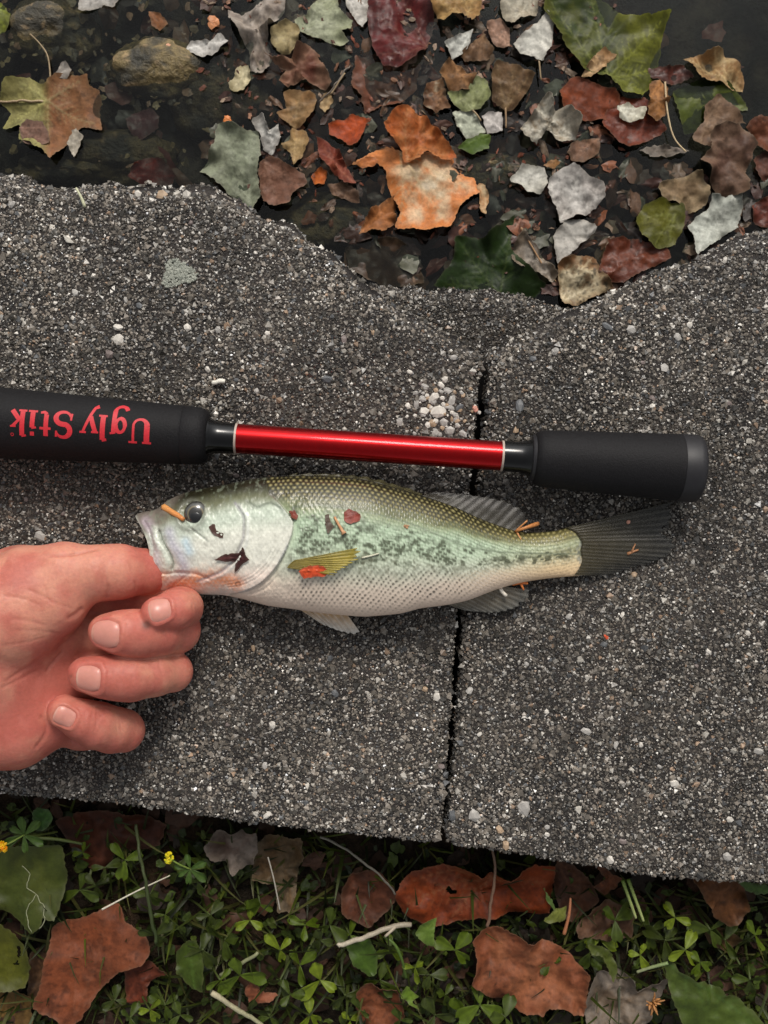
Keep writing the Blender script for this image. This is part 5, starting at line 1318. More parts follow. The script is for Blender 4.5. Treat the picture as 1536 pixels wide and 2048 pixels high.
def water_leaves():
    for k, (label, out, ca, cb, lay, o) in enumerate(WL):
        o = dict(o); m = {'g': M_GREEN}.get(o.pop('mat', None)); wet = o.pop('wet', 0); two = o.pop('two', None)
        if m is None: m = M_WETLEAF if (wet or lay < 0) else M_LEAF
        o.setdefault('step', .85)
        ob = leaf(label, out, ca, cb, ZW + lay, mat=m, group=None, gain=.60 + .42 * (min(ca) / max(ca)) ** 2, **o)
        n = len(ob.data.vertices); co = np.empty(n * 3, np.float32); ob.data.vertices.foreach_get('co', co); co = co.reshape(-1, 3)
        if lay >= 0.5:      # a floating leaf does not dip far under the surface
            zl = (co[:, 2] + ob.location.z) * 1000
            zl = zl + max(0, ZW - .3 + lay * .35 - np.percentile(zl, 12)); zl = np.where(zl < ZW + .1, ZW + .1 + (zl - ZW - .1) * .3, zl)
            co[:, 2] = zl / 1000 - ob.location.z; ob.data.vertices.foreach_set('co', co.ravel()); ob.data.update()
        if two:
            c2, xs = two; wx = (co[:, 0] + ob.location.x) * 1000; kz = (1 - ZW / 420) / 5; pxs = 768 + wx / kz
            ca_ = ob.data.color_attributes['Col']; c4 = np.empty(n * 4, np.float32); ca_.data.foreach_get('color', c4); c4 = c4.reshape(-1, 4)
            t = sstep(14, -14, pxs - xs) if xs > 0 else sstep(-50, 50, pxs + xs)
            lum = c4[:, :3].mean(1) / c4[:, :3].mean()
            c4[:, :3] = mix(c4[:, :3], lin(c2) * np.clip(lum, .6, 1.6)[:, None], t * .85); ca_.data.foreach_set('color', c4.ravel())
water_leaves()
stick('twig', 'thin dark twig floating beside the russet leaf', 'twig', [(640, 205, ZW + 1.5), (668, 175, ZW + 2.5), (700, 128, ZW + 1.5)], .5, .3, (92, 82, 72), (120, 110, 98), wob=1.0)
stick('twig', 'pale slanting stalk poking from the stalked two-toned leaf to the left', 'twig', [(98, 206, ZW + 1.6), (50, 202, ZW + 2), (-20, 206, ZW + 2)], .7, .5, (168, 148, 116), (150, 128, 100), wob=.6)

# ------------------------------------------------------------------ leaves and weeds on the ground side
def Q4(p): return [(a / 3, 1560 + b / 3) for a, b in p]
def Q5(p): return [(400 + a / 2.56, 1600 + b / 2.56) for a, b in p]
def Q6(p): return [(936 + a / 2.56, 1600 + b / 2.56) for a, b in p]
ZS = Z_SOIL
scatter('ground_leaf_litter', 420, [(-150, 1540), (1700, 1720), (1700, 2200), (-150, 2200)], 0.5, 7, [(54, 38, 27), (66, 44, 31), (40, 31, 24), (48, 42, 34), (72, 50, 38)], 2.5, 8, 87, 'dark broken leaf litter between the weeds', 'leaf litter', M_LEAF, zfun=soil_z)
BL = [
 ('big brick-brown torn leaf among the clover', [(110, 1850), (165, 1836), (212, 1812), (236, 1808), (250, 1840), (290, 1868), (303, 1904), (286, 1926), (240, 1940), (196, 1986), (160, 2040), (136, 2060), (112, 2032), (84, 2026), (68, 2006), (86, 1960), (100, 1884)], (160, 86, 56), (140, 78, 54), 17, dict(base=(150, 2030), tips=[(215, 1816), (120, 1850), (296, 1900)], vcol=(158, 104, 84), wr=2.0, vstr=.4)),
 ('large orange-brown leaf with pale veins under the capstone joint', [(790, 1796), (798, 1764), (830, 1738), (888, 1730), (948, 1736), (1014, 1744), (1050, 1716), (1066, 1712), (1104, 1720), (1110, 1756), (1100, 1828), (1034, 1830), (960, 1832), (908, 1844), (850, 1850), (810, 1832)], (156, 68, 26), (132, 56, 24), 15, dict(base=(990, 1748), tips=[(800, 1810), (820, 1760), (1100, 1760), (900, 1838)], vcol=(168, 110, 78), wr=2.2, curl=2.2, holes=[[(891, 1778), (898, 1772), (906, 1780), (918, 1784), (908, 1788), (896, 1786)]])),
 ('large pinkish-brown crinkled leaf below the orange-brown one', [(944, 1876), (968, 1856), (996, 1848), (1052, 1872), (1116, 1884), (1168, 1932), (1166, 1980), (1160, 2016), (1130, 2006), (1094, 2006), (1084, 2024), (1036, 2020), (976, 1992), (940, 1952), (952, 1910)], (182, 112, 80), (154, 88, 62), 19, dict(base=(980, 1858), tips=[(1150, 2005), (1160, 1935), (1040, 2012)], vcol=(160, 108, 86), wr=2.6, curl=2.4, vstr=.4)),
 ('brown tongue-shaped leaf hanging off the right capstone edge', [(1373, 1738), (1400, 1736), (1434, 1746), (1492, 1770), (1497, 1800), (1484, 1836), (1460, 1852), (1432, 1838), (1406, 1792)], (134, 84, 50), (112, 72, 46), 24, dict(wr=2.0, curl=2.0, base=(1460, 1848), tips=[(1400, 1744), (1484, 1776)], vcol=(122, 78, 50))),
 ('grey-brown cupped leaf with pale upturned rim', Q6([(570, 950), (620, 890), (690, 868), (760, 890), (830, 900), (860, 972), (940, 930), (1010, 862), (985, 960), (930, 1040), (900, 1160), (760, 1200), (610, 1200), (590, 1060)]), (112, 90, 76), (164, 150, 138), 14, dict(wr=2.4, curl=4.0, edge=1.0)),
 ('russet round leaf beside the pale forked twig', Q5([(720, 480), (770, 372), (880, 350), (990, 420), (1002, 500), (960, 560), (870, 640), (800, 612), (736, 560)]), (116, 66, 48), (98, 58, 42), 12, dict(wr=2.0, curl=2.4)),
 ('rust-brown star-tipped leaf low in the clover', Q5([(806, 962), (870, 920), (930, 950), (1004, 960), (1042, 1060), (1040, 1112), (980, 1180), (850, 1190), (798, 1060)]), (142, 82, 56), (120, 68, 48), 13, dict(wr=2.4, curl=2.4)),
 ('pink-brown leaf tip poking from the clover', Q5([(226, 962), (268, 918), (310, 968), (402, 1000), (334, 1032), (250, 1042)]), (168, 100, 76), (142, 84, 64), 16, dict(wr=1.4, curl=1.8)),
 ('grey-mauve dry leaf with ragged rim under the capstone edge', Q5([(16, 252), (50, 200), (90, 150), (180, 158), (284, 168), (300, 250), (262, 332), (180, 358), (112, 300), (60, 290)]), (86, 62, 58), (156, 142, 132), 15, dict(wr=2.4, curl=3.0, edge=.9)),
 ('brown drooping leaf with curled grey tip under the capstone edge', Q5([(276, 250), (330, 190), (400, 168), (520, 178), (532, 270), (500, 362), (482, 572), (430, 560), (400, 560), (380, 430), (270, 400)]), (110, 82, 54), (130, 112, 94), 11, dict(wr=2.6, curl=2.6)),
 ('dark red-brown leaf shaded by the left capstone edge', Q4([(350, 232), (480, 186), (650, 176), (900, 216), (1004, 260), (962, 382), (820, 420), (700, 424), (640, 540), (480, 506), (420, 372)]), (104, 56, 40), (86, 48, 36), 7, dict(wr=2.0, base=(480, 500), vcol=(120, 74, 56))),
 ('reddish leaf scrap beside the big brick-brown leaf', Q4([(758, 1100), (880, 1086), (1004, 1160), (930, 1200), (890, 1232), (880, 1344), (748, 1344)]), (128, 60, 40), (110, 54, 38), 11, dict(wr=1.8)),
 ('dull brown leaf behind the orange-brown leaf under the joint', Q6([(450, 300), (560, 340), (640, 440), (662, 502), (560, 622), (470, 590), (440, 420)]), (104, 66, 48), (86, 54, 42), 11, dict(wr=2.0)),
 ('taupe leaf with dark notch below the right capstone edge', Q6([(550, 640), (640, 540), (720, 505), (842, 560), (834, 692), (700, 702), (560, 690)]), (124, 88, 70), (100, 70, 56), 13, dict(wr=2.0, curl=2.0)),
 ('small russet curl under the right capstone edge', Q6([(636, 320), (700, 350), (782, 392), (762, 440), (690, 470), (640, 440), (700, 400)]), (136, 80, 52), (112, 64, 44), 16, dict(wr=1.6, curl=2.4)),
 ('tan leaf under the yellow-green weed leaf', [(-40, 1985), (20, 1978), (62, 1992), (66, 2060), (-40, 2070)], (146, 112, 66), (118, 88, 52), 9, dict(wr=1.4)),
 ('shaded brown leaf behind the brick-brown torn leaf', [(60, 1905), (95, 1890), (104, 1930), (80, 1985), (58, 2000)], (96, 66, 44), (80, 56, 40), 8, dict(wr=1.4)),
 ('pale green-brown leaf under the tongue-shaped leaf', Q6([(1200, 660), (1270, 640), (1380, 690), (1400, 720), (1330, 780), (1240, 740)]), (104, 76, 44), (88, 66, 42), 11, dict(wr=1.6)),
]
for label, out, ca, cb, lay, o in BL:
    o.setdefault('step', .95); leaf(label, out, ca, cb, ZS + lay, gain=.52, **o)
GL = [
 ('broad green weed leaf with pale winding mine trail', [(-60, 1720), (0, 1700), (60, 1688), (124, 1690), (134, 1740), (126, 1790), (112, 1838), (92, 1830), (84, 1850), (64, 1866), (40, 1846), (0, 1822), (-60, 1800)], (92, 100, 38), (80, 92, 34), 24, dict(base=(50, 1860), tips=[(60, 1690)], vcol=(90, 108, 56), wr=1.4, mine=[(45, 1733), (60, 1750), (55, 1775), (72, 1790), (55, 1815), (60, 1845), (66, 1862)], mine2=[(72, 1790), (90, 1812), (94, 1835), (85, 1850)])),
 ('yellow-green weed leaf with dark eaten slots', [(-50, 1850), (0, 1838), (16, 1856), (40, 1870), (56, 1902), (59, 1936), (48, 1976), (20, 1980), (-50, 1970)], (112, 114, 30), (92, 96, 26), 22, dict(wr=1.0, holes=[[(36, 1892), (42, 1890), (41, 1912), (35, 1920)], [(25, 1930), (34, 1922), (36, 1930), (28, 1934)]])),
 ('smooth oval green leaf right of the brick-brown leaf', Q4([(1062, 1030), (1120, 958), (1182, 960), (1222, 1100), (1212, 1262), (1150, 1254), (1062, 1150)]), (84, 104, 28), (74, 92, 24), 22, dict(base=(390, 1978), tips=[(382, 1882)], vcol=(96, 128, 54), wr=.8)),
 ('oval green plantain leaf under the pale forked twig', Q5([(745, 740), (860, 698), (912, 800), (906, 882), (868, 902), (788, 852)]), (86, 116, 36), (76, 106, 32), 20, dict(base=(745, 1950), tips=[(700, 1880)], vcol=(104, 136, 56), wr=.8)),
 ('big toothed green leaf below the tongue-shaped leaf', Q6([(1010, 828), (1060, 846), (1080, 880), (1132, 890), (1160, 920), (1204, 915), (1230, 950), (1284, 955), (1320, 990), (1384, 1006), (1420, 1050), (1464, 1080), (1540, 1200), (1130, 1200), (1060, 1060), (1020, 930)]), (94, 114, 46), (84, 102, 40), 27, dict(base=(1336, 1930), tips=[(1520, 2060)], vcol=(104, 138, 72), wr=1.6, side=True)),
 ('narrow green blade leaf at the right end of the capstone edge', Q6([(1358, 400), (1440, 420), (1560, 450), (1600, 480), (1480, 488), (1420, 462)]), (84, 116, 52), (74, 104, 44), 34, dict(wr=.8)),
 ('green oval leaf beside the yellow-flowered weed top', Q4([(188, 200), (230, 168), (300, 176), (312, 230), (284, 296), (224, 306), (196, 262)]), (66, 104, 46), (56, 92, 40), 30, dict(wr=.8, curl=1.2)),
 ('yellow-green curled seedling leaf over the orange-brown leaf', Q6([(384, 616), (430, 570), (500, 545), (498, 610), (470, 628), (420, 630)]), (140, 146, 70), (122, 130, 56), 26, dict(wr=.8, curl=1.4, step=.7)),
 ('pointed green seedling leaf beside the yellow-green curl', Q6([(386, 446), (410, 480), (450, 555), (440, 568), (406, 520)]), (96, 128, 56), (86, 116, 46), 27, dict(wr=.5, step=.7)),
 ('lobed bright green leaf near the pale forked twig', Q5([(1095, 680), (1130, 640), (1215, 598), (1200, 660), (1198, 752), (1150, 730)]), (122, 150, 62), (102, 132, 50), 24, dict(wr=1.0, step=.7)),
 ('light green star-shaped leaf low in the clover', Q5([(1030, 1000), (1060, 945), (1082, 980), (1120, 1000), (1090, 1030), (1120, 1070), (1070, 1045)]), (124, 156, 48), (106, 136, 42), 24, dict(wr=1.0, step=.7)),
 ('arched olive leaf over the pinkish-brown leaf', Q6([(610, 740), (680, 745), (740, 790), (766, 870), (744, 930), (722, 890), (690, 800), (630, 790)]), (96, 108, 36), (84, 98, 32), 27, dict(wr=1.0, step=.8)),
]
for label, out, ca, cb, lay, o in GL:
    mine = [o.pop('mine', None), o.pop('mine2', None)]; o.setdefault('step', 1.0); o.setdefault('spots', .12)
    ob = leaf(label, out, ca, cb, ZS + lay, name='weed_leaf', mat=M_GREEN, gain=.45, **o)
    for q in mine:
        if q:
            n = len(ob.data.vertices); co = np.empty(n * 3, np.float32); ob.data.vertices.foreach_get('co', co); co = co.reshape(-1, 3) * 1000 + np.array(ob.location) * 1000
            z = ZS + lay; pts = resample(np.stack(PX(*np.array(q, float).T, z), 1), 1, False)
            pts = pts + .8 * np.stack([fbm(pts[:, 0] / 2, pts[:, 1] / 2, 0, 5), fbm(pts[:, 0] / 2, pts[:, 1] / 2, 0, 6)], 1)
            zz = np.array([co[np.argmin((co[:, 0] - a) ** 2 + (co[:, 1] - b) ** 2), 2] for a, b in pts]) + .12
            V, F = tube(np.column_stack([pts, zz]), .20, 5)
            child('leaf_mine', mesh_np('leaf_mine', V, F, np.tile(lin((138, 140, 112)), (len(V), 1))), M_DEBRIS, ob)

# ---- clover: one sprig with stem and three leaflets, copied
def leaflet_mesh(L, Wd, seed, col):
    nu, nv = 9, 7; u = np.linspace(0, 1, nu); V = []; C = []
    for a in u:
        wd = Wd * .5 * (a ** .75) * (1 - max(0, (a - .62) / .38) ** 2 * .72)
        for b in np.linspace(-1, 1, nv):
            V.append((b * wd, a * L - .12 * L * (1 - abs(b)) * (a > .93), .16 * L * abs(b) ** 1.4 * a - .2 * L * a * a + .03 * L * math.sin(b * 9 + a * 4)))
            C.append(lin(col) * (1.25 if abs(b) < .2 else 1.0) * (.85 + .3 * ((seed * 7 + int(a * 9)) % 3) / 3))
    i = np.arange(nu - 1)[:, None] * nv; k = np.arange(nv - 1)[None]
    F = np.stack([i + k, i + k + 1, i + nv + k + 1, i + nv + k], -1).reshape(-1, 4)
    return mesh_np('leaflet', np.array(V), F, np.array(C))
CLO = []
for q, c in enumerate([(54, 66, 15), (70, 86, 17), (94, 108, 22), (46, 55, 14)]):
    me = leaflet_mesh(6.4, 5.6, q, c); me.materials.append(M_GREEN); 
    Vs, Fs = tube(np.array([(0, 0, -24), (1.5, .6, -14), (.6, .2, -5), (0, 0, 0)], float), [.5, .45, .4, .35], 6)
    ms = mesh_np('stem', Vs, Fs, np.tile(lin((66, 76, 36)), (len(Vs), 1))); ms.materials.append(M_GREEN); CLO.append((me, ms))
NEAR = [((190, 1925), 'brick-brown torn leaf'), ((950, 1785), 'orange-brown veined leaf'), ((1050, 1940), 'pinkish-brown crinkled leaf'), ((1440, 1795), 'brown tongue-shaped leaf'), ((1240, 2000), 'grey-brown cupped leaf'), ((735, 1795), 'russet round leaf'), ((760, 2010), 'rust star-tipped leaf'), ((520, 1985), 'pink-brown leaf tip'), ((460, 1700), 'grey-mauve dry leaf'), ((560, 1740), 'brown drooping leaf'), ((250, 1690), 'shaded red-brown leaf'), ((290, 1975), 'reddish leaf scrap'), ((1210, 1845), 'taupe leaf'), ((60, 1770), 'broad mined weed leaf'), ((380, 1925), 'smooth oval green leaf'), ((725, 1915), 'oval plantain leaf'), ((1420, 1990), 'toothed green leaf'), ((845, 1870), 'pale forked twig'), ((270, 1785), 'bright pale straw'), ((470, 2010), 'broken pale twig'), ((850, 2000), 'light green star-shaped leaf'), ((1305, 2005), 'dried clover flower head'), ((480, 1928), 'pale green slanting stem'), ((560, 1790), 'thin silver stem')]
def clover(px, py, z, rot, scale, kind, tilt, label, group, n=3):
    near = min(NEAR, key=lambda q: math.hypot(px - q[0][0], py - q[0][1]))[1]
    size = 'large' if scale > 1.35 else ('small' if scale < 1.05 else 'middling')
    label = size + ' ' + ['dark green', 'mid-green', 'bright yellow-green', 'blackish green'][kind] + ' three-leafed clover sprig beside the ' + near
    r = empty('clover_sprig', PT(px, py, z)); tag(r, label, 'clover', group); r.rotation_euler = (tilt[0], tilt[1], rot); r.scale = (scale,) * 3
    st = bpy.data.objects.new('stem', CLO[kind][1]); COL.objects.link(st); st.parent = r
    for q in range(n):
        l = bpy.data.objects.new('leaflet', CLO[kind][0]); COL.objects.link(l); l.parent = r
        l.rotation_euler = (random.uniform(-.4, .5), random.uniform(-.5, .5), q * 2 * math.pi / n + random.uniform(-.35, .35))
        f = random.uniform(.75, 1.2); l.scale = (f * random.uniform(.75, 1.05), f, f)
    return r
rg = np.random.default_rng(19)
spots = [(375, 1715), (395, 1765), (355, 1745), (450, 1880), (470, 1900), (560, 1900), (600, 1930), (640, 1880), (690, 1990), (720, 2020), (700, 2040), (830, 1935), (860, 1950), (890, 1990), (910, 1900), (930, 2030), (1130, 1930), (1100, 1925), (960, 2010), (1010, 2035), (1200, 1880), (1180, 1905), (1300, 1860), (1330, 1880), (1370, 1900), (1400, 1925), (1480, 1930), (1500, 1960), (330, 2010), (300, 2020), (360, 2030), (260, 2035), (230, 2000), (500, 2020), (540, 2035), (580, 1990), (620, 2030), (440, 1960), (480, 1950), (250, 1720), (210, 1735), (190, 1770), (160, 1780), (300, 1790), (330, 1830), (310, 1870), (420, 1830), (500, 1840), (520, 1810), (610, 1850), (660, 1850), (700, 1870), (1230, 1840), (1280, 1910), (1450, 1880), (1420, 1860), (1510, 1870), (640, 1960), (780, 1900), (800, 2040), (1350, 1835), (870, 2030), (1060, 2040), (760, 1960), (405, 1900), (165, 1705), (560, 1960)]
rp = rg.permutation(len(spots))
for k, (a, b) in enumerate(spots):
    clover(a, b, ZS + rg.uniform(12, 26), rg.uniform(0, 6.28), rg.uniform(.85, 1.65), int(rg.choice(4, p=[.34, .3, .14, .22])), rg.normal(0, .3, 2), 'three-leafed green clover sprig growing among the ground leaves', 'clover sprigs in the weedy ground')

# yellow-flowered weed tops
def flower_top(label, px, py, z, fl, seed):
    rng = np.random.default_rng(seed)
    r = empty('yellow_flower_weed', PT(px, py, z)); tag(r, label, 'weed flower')
    P0 = PT(px, py, z)
    V, F = tube(smooth_path([P0 + [6, -6, -24], P0 + [3, -3, -10], P0], 1), .5, 6); child('stem', mesh_np('stem', V, F, np.tile(lin((112, 124, 62)), (len(V), 1))), M_GREEN, r)
    me = leaflet_mesh(7.5, 4.2, seed, (58, 80, 30)); me.materials.append(M_GREEN)
    for q in range(6):
        l = bpy.data.objects.new('leaflet', me); COL.objects.link(l); l.parent = r; l.rotation_euler = (rng.uniform(-.1, .5), 0, q * 1.05 + rng.uniform(-.2, .2)); s = rng.uniform(.7, 1.25); l.scale = (s, s, s)
    c = PT(*fl, z + 4); n = 46; a = rng.normal(size=(n, 3)); a /= np.linalg.norm(a, axis=1)[:, None]
    col = np.array([(lin((214, 196, 30)) if seed == 8 else lin((226, 176, 14))) if rng.uniform() > .25 else (lin((170, 180, 40)) if seed == 8 else lin((232, 140, 8))) for _ in range(n)])
    child('flower_head', grain_mesh('flower_head', c + a * [1.7, 2.0, 1.7], rng.uniform(.5, .8, n), col, rng, 1.0), M_DEBRIS, r)
    V, F = tube(smooth_path([P0, (P0 + c) / 2 + [0, 0, 1], c], 1), .35, 5); child('flower_stalk', mesh_np('flower_stalk', V, F, np.tile(lin((112, 130, 60)), (len(V), 1))), M_GREEN, r)
flower_top('weed top with orange-yellow flower head beside the broad mined leaf', 48, 1670, ZS + 34, (4, 1694), 4)
flower_top('weed top with small lemon-yellow flower head below the capstone edge', 380, 1738, ZS + 28, (338, 1716), 8)
def dried_head():
    rng = np.random.default_rng(12); c = PT(1305, 2005, ZS + 20); r = empty('dried_clover_head', c); tag(r, 'dried tan clover flower head beside the toothed green leaf', 'flower head')
    for q in range(22):
        d = rng.normal(size=3); d[2] = abs(d[2]) + .3; d /= np.linalg.norm(d); a = c + d * .8; b = c + d * rng.uniform(3.2, 5.4) + rng.normal(0, .4, 3)
        V, F = tube(np.array([a, (a + b) / 2 + rng.normal(0, .3, 3), b]), [.35, .55, .2], 5)
        child('petal', mesh_np('petal', V, F, np.tile(lin((170, 120, 72)) * rng.uniform(.7, 1.2), (len(V), 1))), M_DEBRIS, r)
    V, F = tube(np.array([c, c + [2, -6, -10], c + [4, -12, -22]], float), .5, 6); child('stem', mesh_np('stem', V, F, np.tile(lin((120, 118, 70)), (len(V), 1))), M_GREEN, r)
dried_head()

# twigs and stems lying on the weeds
z = ZS
stick('straw', 'bright pale straw lying across the clover beside the brick-brown leaf', 'straw', [(204, 1819, z + 27), (270, 1784, z + 29), (340, 1751, z + 30)], .42, .25, (214, 208, 190), (186, 180, 160))
tw = stick('twig', 'pale grey forked twig in front of the russet round leaf', 'twig', [(674, 1892, z + 27), (720, 1877, z + 27), (780, 1856, z + 26), (822, 1848, z + 24)], 1.0, 1.1, (176, 166, 146), (140, 130, 112), wob=.8, seed=3)
stick('fork', None, None, [(790, 1854, z + 26), (778, 1866, z + 27), (770, 1873, z + 27)], .8, .5, (170, 158, 138), parent=tw)
stick('twig', 'broken pale twig end sticking out low among the clover', 'twig', [(424, 1984, z + 26), (450, 2004, z + 24), (490, 2030, z + 21), (540, 2060, z + 18)], 1.15, .8, (176, 166, 138), (132, 134, 100), wob=.6, seed=5)
stick('twig', 'pale green stem slanting below the oval green leaf', 'stem', [(440, 1950, z + 20), (478, 1930, z + 23), (516, 1905, z + 25)], .8, .8, (120, 124, 92), (132, 134, 98), wob=.6, seed=6)
stick('twig', 'dark upright stem crossing the orange-brown leaf under the joint', 'stem', [(985, 1690, z + 34), (990, 1740, z + 28), (983, 1800, z + 26), (975, 1852, z + 25)], .55, .7, (92, 72, 56), (110, 84, 68), wob=.6, seed=7)
stick('twig', 'long thin grey stem slanting from under the left capstone', 'stem', [(640, 1672, z + 28), (700, 1704, z + 26), (760, 1752, z + 22), (790, 1788, z + 19)], .55, .45, (112, 108, 96), (96, 92, 84), wob=.6, seed=8)
stick('grass_blade', 'tall green stem crossing the clover left of the pale straw', 'stem', [(272, 1650, z + 28), (284, 1730, z + 30), (298, 1800, z + 30), (312, 1886, z + 26)], .7, .8, (58, 66, 34), (50, 62, 28), wob=.8, seed=9)
stick('grass_blade', 'curved green stalk under the yellow-flowered weed', 'stem', [(56, 1676, z + 32), (110, 1678, z + 29), (165, 1688, z + 24)], .8, .6, (72, 84, 30), (52, 62, 26), seed=10)
stick('twig', 'thin silver stem beside the curled grey tip', 'stem', [(536, 1714, z + 26), (548, 1760, z + 26), (560, 1820, z + 25)], .3, .3, (160, 154, 142), seed=11)
stick('twig', 'reddish leaf stalk hanging over the pinkish-brown crinkled leaf', 'stem', [(1141, 1796, z + 26), (1138, 1830, z + 27), (1128, 1868, z + 25)], .5, .8, (150, 96, 66), (170, 110, 74), seed=12)
stick('grass_blade', 'bright green bent stalk right of the pale forked twig', 'stem', [(768, 1872, z + 24), (790, 1890, z + 25), (804, 1920, z + 24), (812, 1956, z + 20)], .7, .6, (74, 96, 34), (64, 86, 30), seed=13)
stick('grass_blade', 'pale stalk joining the toothed green leaf', 'stem', [(1274, 1944, z + 24), (1305, 1934, z + 27), (1336, 1926, z + 29)], .6, .7, (142, 146, 110), (116, 136, 84), seed=14)
for q, (a, b, c_, d_) in enumerate([(1245, 1760, 1272, 1836), (1256, 1758, 1287, 1842)]):
    stick('grass_blade', 'short pale-tipped grass blade beside the taupe leaf', 'grass blade', [(a, b, z + 30), ((a + c_) / 2, (b + d_) / 2, z + 30), (c_, d_, z + 27)], .8, .5, (92, 116, 40), (176, 184, 120), group='pale-tipped grass blades')

# fine grass and small weeds: one mass
def ground_cover():
    rng = np.random.default_rng(55); Vs = []; Fs = []; Cs = []; b = 0
    pal = [lin(c) for c in [(38, 45, 13), (50, 59, 16), (62, 71, 18), (32, 37, 13), (74, 74, 36), (44, 53, 16)]]
    for k in range(1900):
        px = rng.uniform(-120, 1660); top = np.interp(px, [-150, 0, 500, 880, 1100, 1700], [1585, 1600, 1655, 1695, 1730, 1800]); py = rng.uniform(top, 2180)
        c = PT(px, py, Z_SOIL); c[2] = soil_z(c[:1], c[1:2])[0]
        a = rng.uniform(0, 6.28); L = rng.uniform(9, 26) if k % 5 else rng.uniform(26, 42); wd = rng.uniform(.4, .9); lean = rng.uniform(.3, 1.1)
        dx, dy = math.cos(a), math.sin(a); n = 6; V = []
        for t in np.linspace(0, 1, n):
            r = L * math.sin(lean * t); zz = L * .85 * t * math.cos(lean * t * .9); w2 = wd * (1 - t ** 2) + .05
            ctr = c + [dx * r, dy * r, zz]; V += [ctr + [-dy * w2, dx * w2, 0], ctr + [0, 0, -.25 * w2], ctr + [dy * w2, -dx * w2, 0]]
        i = np.arange(n - 1)[:, None] * 3; q = np.arange(2)[None]
        Fs.append((np.stack([i + q, i + q + 1, i + 3 + q + 1, i + 3 + q], -1).reshape(-1, 4)) + b); Vs.append(np.array(V)); b += len(V)
        Cs.append(np.tile(pal[rng.integers(len(pal))] * rng.uniform(.7, 1.2), (len(V), 1)))
    o = link('grass', mesh_np('grass', np.vstack(Vs), np.vstack(Fs), np.vstack(Cs)), M_GREEN)
    tag(o, 'fine dark grass filling the weedy ground', 'grass', kind='stuff')
ground_cover()
scatter('small_weed_leaves', 900, [(-120, 1590), (500, 1660), (880, 1700), (1660, 1800), (1660, 2160), (-120, 2160)], 3, 10, [(36, 47, 14), (46, 58, 16), (56, 70, 19), (31, 41, 14), (66, 78, 22)], 1.3, 3.4, 91, 'tiny green weed leaves crowding under the clover', 'weeds', M_GREEN, zfun=soil_z, asp=(.5, .9))

# ------------------------------------------------------------------ bits of leaf and straw on the fish and the stones
def D6(p): return [(250 + a / 2.793, 930 + b / 2.793) for a, b in p]
def D7(p): return [(800 + a / 2.56, 930 + b / 2.56) for a, b in p]
def bit(label, out, ca, cb, wet=True, lift=.35, **k):
    out = np.array(out, float); cz = fz(*out.mean(0))
    def zf(x, y):
        kz = (1 - cz / 420) / 5; pxs = 768 + x / kz; pys = 1024 - y / kz
        return np.array([fz(a, b) for a, b in zip(pxs, pys)]) + lift
    k.setdefault('step', .6); k.setdefault('wr', .5); k.setdefault('curl', .5); k.setdefault('jag', .8)
    return leaf(label, out, ca, cb, cz, name='leaf_scrap', cat='leaf scrap', mat=M_WETLEAF, zfun=zf, thick=.2, **k)
bit('small maroon leaf scrap on the fish cheek behind the eye', D6([(470, 345), (500, 330), (512, 364), (552, 380), (550, 412), (510, 400), (486, 376)]), (70, 42, 40), (60, 36, 34))
bit('dark maroon cross-shaped leaf scrap on the fish gill plate', D6([(500, 530), (560, 500), (640, 490), (665, 450), (675, 500), (697, 530), (650, 560), (612, 602), (622, 540), (560, 540)]), (72, 36, 38), (58, 30, 32), lift=1.0, step=.5)
bit('small red-brown scrap behind the fish gill', D6([(914, 254), (945, 250), (966, 280), (960, 306), (930, 286)]), (124, 46, 34), (96, 40, 32))
bit('dark brown scrap on the fish flank beside the tan bud', D6([(1118, 280), (1142, 274), (1146, 320), (1166, 340), (1136, 382), (1120, 340)]), (70, 52, 42), (60, 44, 36))
bit('brick-red scrap on the fish back', D6([(1224, 262), (1250, 244), (1312, 275), (1310, 310), (1262, 326), (1224, 310)]), (146, 54, 42), (122, 46, 38))
o = bit('orange-red oval scrap lying on the pectoral fin', D6([(975, 592), (1010, 568), (1060, 558), (1110, 568), (1140, 596), (1120, 620), (1060, 626), (1000, 636)]), (204, 76, 42), (190, 66, 40), lift=2.6)
def fstick(label, pts, r0, r1, c0, c1=None, lift=.5, name='plant_fragment', knob=0, **k):
    return stick(name, label, 'plant fragment', [(a, b, fz(a, b) + lift + (k.get('dz', [0] * 9)[i])) for i, (a, b) in enumerate(pts)], r0, r1, c0, c1, knob=knob)
fstick('orange splinter beside the fish eye', D6([(218, 236), (260, 262), (300, 285), (328, 306)]), 1.5, .8, (220, 156, 92), (206, 130, 70), lift=.9)
fstick('tan bud stalk on the fish flank', D6([(1170, 290), (1195, 335), (1224, 384)]), .5, .6, (192, 140, 96), (206, 156, 116), lift=.6, knob=.6)
fstick('thin pale straw on the fish flank behind the pectoral fin', D6([(1322, 518), (1370, 508), (1418, 494)]), .4, .3, (206, 204, 180), lift=.5)
sp = fstick('tan three-pronged sprig on the fish back by the dorsal fin', D7([(590, 340), (640, 322), (706, 300)]), .5, .9, (186, 124, 72), (196, 130, 76), lift=1.0)
for e in [(652, 284), (622, 390)]:
    stick('prong', None, None, [(*D7([(595, 336)])[0], fz(1032, 1062) + 1.0), (*D7([e])[0], fz(1045, 1070) + 1.4)], .45, .3, (196, 136, 84), parent=sp)
sp = stick('plant_fragment', 'orange sprig caught behind the anal fin', 'plant fragment', [(*p, 7.5) for p in D7([(575, 612), (615, 604), (655, 606)])], .6, .5, (206, 116, 56))
for e in [(600, 596), (634, 640)]: stick('prong', None, None, [(*D7([(618, 606)])[0], 7.5), (*D7([e])[0], 7.5)], .6, .4, (210, 120, 60), parent=sp)
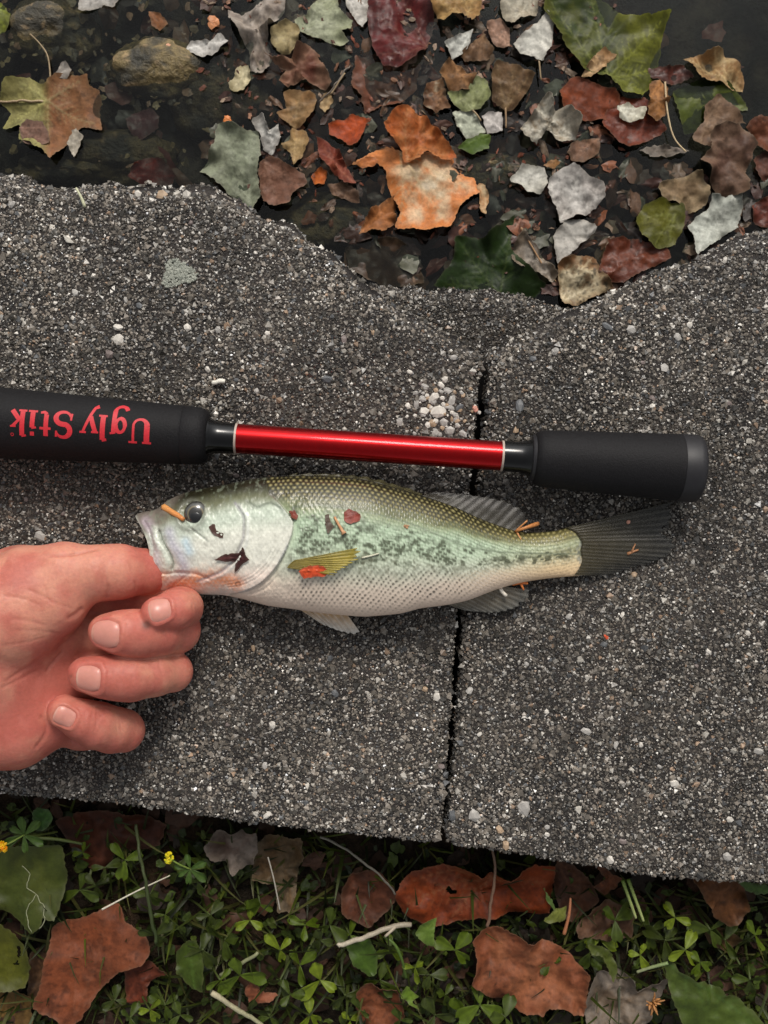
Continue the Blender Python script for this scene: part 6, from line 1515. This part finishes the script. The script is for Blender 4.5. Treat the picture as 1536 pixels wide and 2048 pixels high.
stick('plant_fragment', 'white curved fibre lying on the anal fin', 'plant fragment', [(*p, 8.2) for p in D7([(513, 630), (526, 652), (546, 670)])], .8, .7, (222, 214, 200))
sp = stick('plant_fragment', 'tan forked sprig on the tail fin', 'plant fragment', [(*p, 4.2) for p in D7([(1163, 456), (1190, 445), (1220, 434)])], .7, .4, (160, 112, 76))
stick('prong', None, None, [(*p, 4.4) for p in D7([(1185, 446), (1205, 404)])], .45, .25, (168, 120, 84), parent=sp)
def crumb(label, px, py, z, r, c, seed, flat=.5):
    rng = np.random.default_rng(seed); n = 5; C = PT(px, py, z) + rng.normal(0, r * .35, (n, 3)) * [1, 1, .2]
    o = link('crumb', grain_mesh('crumb', C, np.full(n, r), np.tile(lin(c), (n, 1)) * rng.uniform(.8, 1.15, (n, 1)), rng, flat), M_DEBRIS); recentre(o, PT(px, py, z)); return tag(o, label, 'crumb')
crumb('tiny pink crumb on the tail fin', 1257, 1045, 4.4, .7, (206, 150, 130), 1)
crumb('tiny red crumb on the capstone below the tail', 1214, 1275, 1.3, .75, (200, 84, 50), 2)
crumb('tiny tan crumb on the fish flank', 812, 1052, fz(812, 1052) + .4, .6, (170, 130, 96), 3)
crumb('small salmon crumb wedged in the capstone joint', 951, 817, 0.2, 1.1, (196, 140, 122), 4)
crumb('tiny orange crumb floating by the chalky white scrap', 427, 45, ZW + 1.5, 2.2, (206, 140, 96), 5)
crumb('tiny salmon crumb floating on the tan algae rock', 335, 94, ZW + 2.0, 1.3, (204, 150, 120), 6)
crumb('tiny orange crumb beside the big dull sage leaf', 455, 240, ZW + 2.0, 2.0, (200, 120, 62), 7)
stick('shell_fragment', 'white bent shell sliver on the left capstone above the grip', 'shell', [(425, 766, 1.4), (432, 765, 1.8), (440, 762, 1.8), (450, 763, 1.6)], 1.0, 1.0, (226, 222, 210))
stick('straw', 'short pale straw stuck on the left capstone rim', 'straw', [(152, 376, 1.5), (162, 394, 1.8), (170, 414, 1.3)], .45, .7, (192, 192, 160))
leaf('white triangular chip on the left capstone', [(124, 466), (150, 486), (134, 484)], (206, 204, 196), (190, 186, 176), 1.3, name='stone_chip', cat='chip', step=.8, wr=.2, curl=.2, jag=.3, thick=.9)
